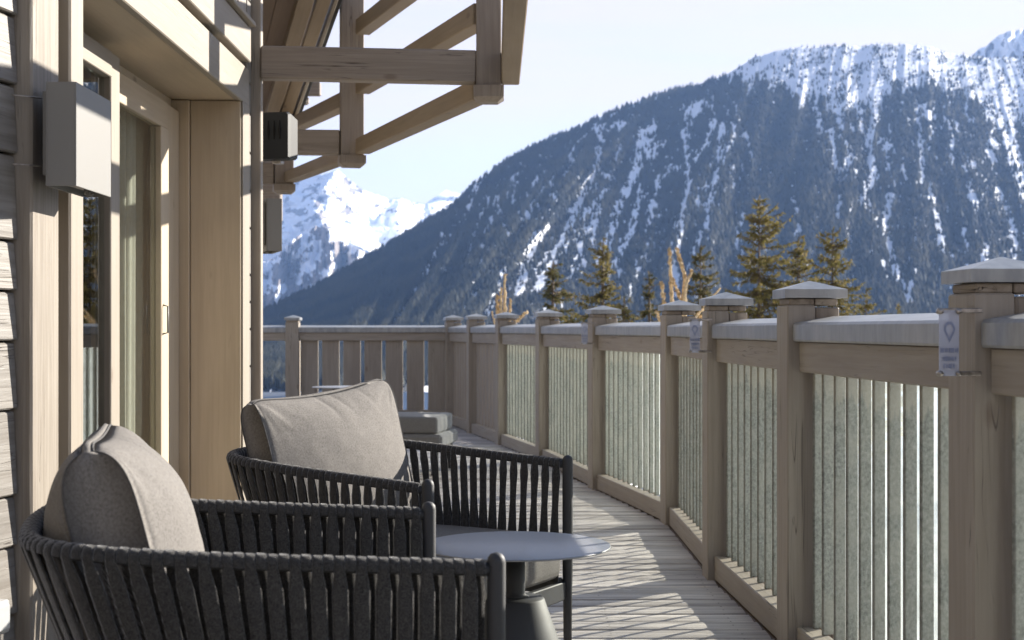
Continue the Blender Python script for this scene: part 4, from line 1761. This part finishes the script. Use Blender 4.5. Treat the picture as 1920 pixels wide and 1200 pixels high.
# ================================================================== TREES
def mk_needles(name, a, b_, tip):
    t = NT(name)
    n1 = t.noise(t.coords('Object'), 6.0, 3, .6)
    n2 = t.noise(t.coords('Object'), 45.0, 2, .6)
    col = t.mix(t.rng(n1, .35, .65), a, b_)
    col = t.mix(t.rng(n2, .56, .66), col, tip)
    d = t.bsdf(col, .75, spec=.2)
    tl = t.n("ShaderNodeBsdfTranslucent")
    t.l(col, tl.inputs['Color'])
    mx = t.n("ShaderNodeMixShader")
    mx.inputs[0].default_value = .35
    t.l(d, mx.inputs[1])
    t.l(tl.outputs[0], mx.inputs[2])
    return t.done(mx.outputs[0])


MAT['needles'] = mk_needles('olive_spruce_needles', (0.078, 0.080, 0.026), (0.22, 0.185, 0.062), (0.40, 0.28, 0.13))
MAT['needles_dark'] = mk_needles('deep_spruce_needles', (0.050, 0.060, 0.026), (0.14, 0.125, 0.045), (0.34, 0.23, 0.12))
MAT['bark'] = mk_simple('grey_brown_bark', (0.13, 0.10, 0.075), .9, 0, 18, .4, .8)
MAT['larch'] = mk_simple('tan_larch_shoots', (0.52, 0.39, 0.22), .85, 0, 30, .35, .8)


def conifer(px, ty, Y, spread, label, mat='needles', seed=1, dens=1.0, bend=0.0, tiers=None, vis=None):
    rnd = random.Random(seed)
    top = P(px, ty, Y)
    zb = float(ground_h(np.array(top.x), np.array(top.y))) - .15
    H = top.z - zb
    S = Y / F                                    # metres per photo pixel
    t = thing('spruce_tree', label, 'tree', (top.x, top.y, zb), 0, 'young conifers below the terrace')
    m = MB()
    m.tube([(0, 0, 0), (0.02, 0, H * .35), (-.01, .02, H * .7), (0, 0, H)], [.12, .085, .05, .008], 8)
    m.build('trunk', 'bark', t)
    m = MB()
    lb = MB()
    zmin = EYE - zb - 1.9
    S3 = spread * S * 1.5
    span = S3 * 3.2
    nbr = int((H - zmin) / (.0105 * Y / 24) * .52)
    lean_side = rnd.uniform(0, 6.28)
    for k in range(nbr):
        g0 = (k + rnd.random()) / nbr
        z = H - .06 - (H - zmin) * g0 ** .92
        z += .05 * math.sin(z * 21 + seed) + rnd.uniform(-.04, .04)
        f = max(0.0, min(1.0, (H - z) / span))
        reach = S3 * (.14 + 1.02 * f ** .85)
        an = k * 2.39996 + rnd.uniform(-.5, .5)
        Lb = reach * rnd.choice((.45, .7, .85, 1.0, 1.0, 1.25)) * rnd.uniform(.8, 1.1) * (1 + .22 * math.cos(an - lean_side))
        rise = rnd.uniform(-.05, .45) if f < .3 else rnd.uniform(-.38, .12)
        tip_up = rnd.uniform(.05, .30)
        pts = []
        for s_ in range(7):
            g = s_ / 6
            bx = an + rnd.uniform(-.06, .06)
            pts.append(Vector((math.cos(bx) * Lb * g, math.sin(bx) * Lb * g, z + Lb * (rise * math.sin(g * 1.7) + tip_up * g ** 3))))
        lb.tube([Vector((0, 0, z))] + pts[1:], [.012, .010, .009, .007, .006, .004, .003], 4, False)
        clumps = [rnd.random() for _ in range(max(2, int(Lb / .10)))]
        nt = int(Lb / .0062 * dens)
        for w in range(nt):
            g = rnd.choice(clumps) + rnd.gauss(0, .09) if rnd.random() < .6 else rnd.random()
            if g < .05 or g > 1.0:
                continue
            i = min(5, int(g * 6))
            c = pts[i].lerp(pts[i + 1], g * 6 - i)
            side = Vector((-math.sin(an), math.cos(an), 0)) * rnd.choice((-1, 1))
            fw = Vector((math.cos(an), math.sin(an), 0))
            ln = rnd.uniform(.035, .125) * (1.15 - .5 * g)
            dv = (side * rnd.uniform(.1, 1) + fw * rnd.uniform(.0, .9) + Vector((0, 0, rnd.uniform(-1.0, .40)))).normalized()
            wd = dv.cross(Vector((rnd.uniform(-1, 1), rnd.uniform(-1, 1), rnd.uniform(-1, 1)))).normalized() * rnd.uniform(.006, .013)
            m.add([c - wd * .6, c + wd * .6, c + dv * ln * .6 + wd, c + dv * ln, c + dv * ln * .6 - wd], [(0, 1, 2, 3, 4)])
    for g in range(26):                           # leader
        an = rnd.uniform(0, 6.28)
        c = Vector((0, 0, H - rnd.uniform(0, .35)))
        dv = Vector((math.cos(an) * .6, math.sin(an) * .6, .9)).normalized()
        wd = dv.cross(Vector((0, 0, 1))).normalized() * .012
        m.add([c - wd, c + wd, c + dv * .09], [(0, 1, 2)])
    cr = m.build('crown', mat, t)
    lb.build('limbs', 'bark', t)
    return t


TREES = [  # px, top y, distance, half spread px
    (1037, 489, 22, 34, 'small dense spruce just left of a wide capped post, dark tip', 'needles_dark', 1.1),
    (1131, 450, 24, 50, 'airy spruce with level tiers of branches in the middle of the railing', 'needles', .9),
    (1218, 512, 26, 38, 'short bushy spruce between the airy spruce and the upright larch shoots', 'needles_dark', 1.0),
    (1314, 460, 25, 34, 'dark slim spruce right behind the upright larch shoots', 'needles_dark', 1.1),
    (1424, 371, 23, 76, 'tallest spruce of the group with long olive branches', 'needles', 1.0),
    (1497, 446, 25, 56, 'spruce leaning against the right side of the tallest one', 'needles', .9),
    (1562, 431, 24, 62, 'broad olive spruce above the sharp cap of the second nearest post', 'needles', 1.0),
    (1625, 545, 26, 30, 'low spruce tip at the right foot of the broad olive spruce', 'needles', 1.0),
    (1684, 574, 27, 18, 'tiny spruce tip peeping over the long capping at right', 'needles', 1.0),
    (1170, 560, 21, 44, 'low spreading conifer top behind the railing caps', 'needles', .8),
]
for i, (px_, ty_, Yd, sp_, lb_, mt_, dn_) in enumerate(TREES):
    conifer(px_, ty_, Yd, sp_, lb_, mt_, 100 + i, dn_)


def larch(px, Y, shoots, label, seed):
    rnd = random.Random(seed)
    base = P(px, 617, Y)
    zb = float(ground_h(np.array(base.x), np.array(base.y))) - .15
    t = thing('larch_sapling', label, 'sapling', (base.x, base.y, zb), 0, 'bare larch shoots')
    m = MB()
    m.tube([(0, 0, 0), (0.01, 0, (EYE - zb) * .5), (0, 0, EYE - .5 - zb)], [.05, .045, .035], 8)
    m.build('trunk', 'bark', t)
    k = MB()
    for (x0, y0, x1, y1, r_) in shoots:
        a = P(x0, y0, Y) - Vector((base.x, base.y, zb))
        b_ = P(x1, y1, Y) - Vector((base.x, base.y, zb))
        a.y = rnd.uniform(-.1, .1)
        b_.y = a.y + rnd.uniform(-.1, .1)
        pts, rr_ = [Vector((0, 0, EYE - .5 - zb)), a], [r_ * .9, r_]
        n_ = 12
        for s_ in range(1, n_ + 1):
            g = s_ / n_
            pts.append(a.lerp(b_, g) + Vector((rnd.uniform(-.008, .008), rnd.uniform(-.008, .008), 0)))
            rr_.append(r_ * (1 - .55 * g) * rnd.uniform(.8, 1.25))
        k.tube(pts, [q_ * .78 for q_ in rr_], 7)
        L = (b_ - a).length
        for s_ in range(int(L / .012)):           # bud spurs
            g = rnd.random()
            c = a.lerp(b_, g)
            dv = Vector((rnd.uniform(-1, 1), rnd.uniform(-1, 1), rnd.uniform(.2, 1))).normalized()
            wd = dv.cross(Vector((0, 0, 1))).normalized() * (.006 + .35 * abs(a.y))
            ln = rnd.uniform(.02, .05)
            k.add([c - wd, c + wd, c + dv * ln], [(0, 1, 2)])
            k.add([c - wd.cross(dv), c + wd.cross(dv), c + dv * ln], [(0, 1, 2)])
    k.build('shoots', 'larch', t)


larch(944, 19, [(946, 600, 947, 513, .034), (939, 600, 940, 540, .022), (934, 600, 932, 552, .02), (956, 600, 957, 560, .022), (960, 610, 988, 586, .02), (930, 612, 922, 584, .016)],
      'small cluster of bare tan larch shoots rising at the left end of the trees', 5)
larch(1268, 17, [(1262, 590, 1257, 467, .034), (1284, 585, 1286, 520, .034), (1286, 520, 1270, 466, .028), (1286, 530, 1298, 508, .022), (1278, 560, 1262, 525, .02),
                 (1250, 600, 1243, 530, .026), (1300, 600, 1350, 540, .022), (1240, 610, 1228, 585, .016), (1300, 610, 1338, 575, .03)],
      'tall bare tan larch shoots branching upward between the post caps', 6)

# ================================================================== HAZE
hz = MB()
hz.aabb(-9000, 11000, -400, 13500, -1200, 1480, 0)


def mk_haze():
    t = NT('mountain_air')
    v = t.n("ShaderNodeVolumePrincipled")
    v.inputs['Color'].default_value = (0.33, 0.54, 1.0, 1)
    v.inputs['Density'].default_value = 4.0e-5
    v.inputs['Anisotropy'].default_value = 0.2
    t.l(v.outputs[0], t.out.inputs['Volume'])
    return t.m


tag(hz.build('haze', mk_haze()), 'thin blue mountain haze filling the valley', 'haze', kind='stuff')
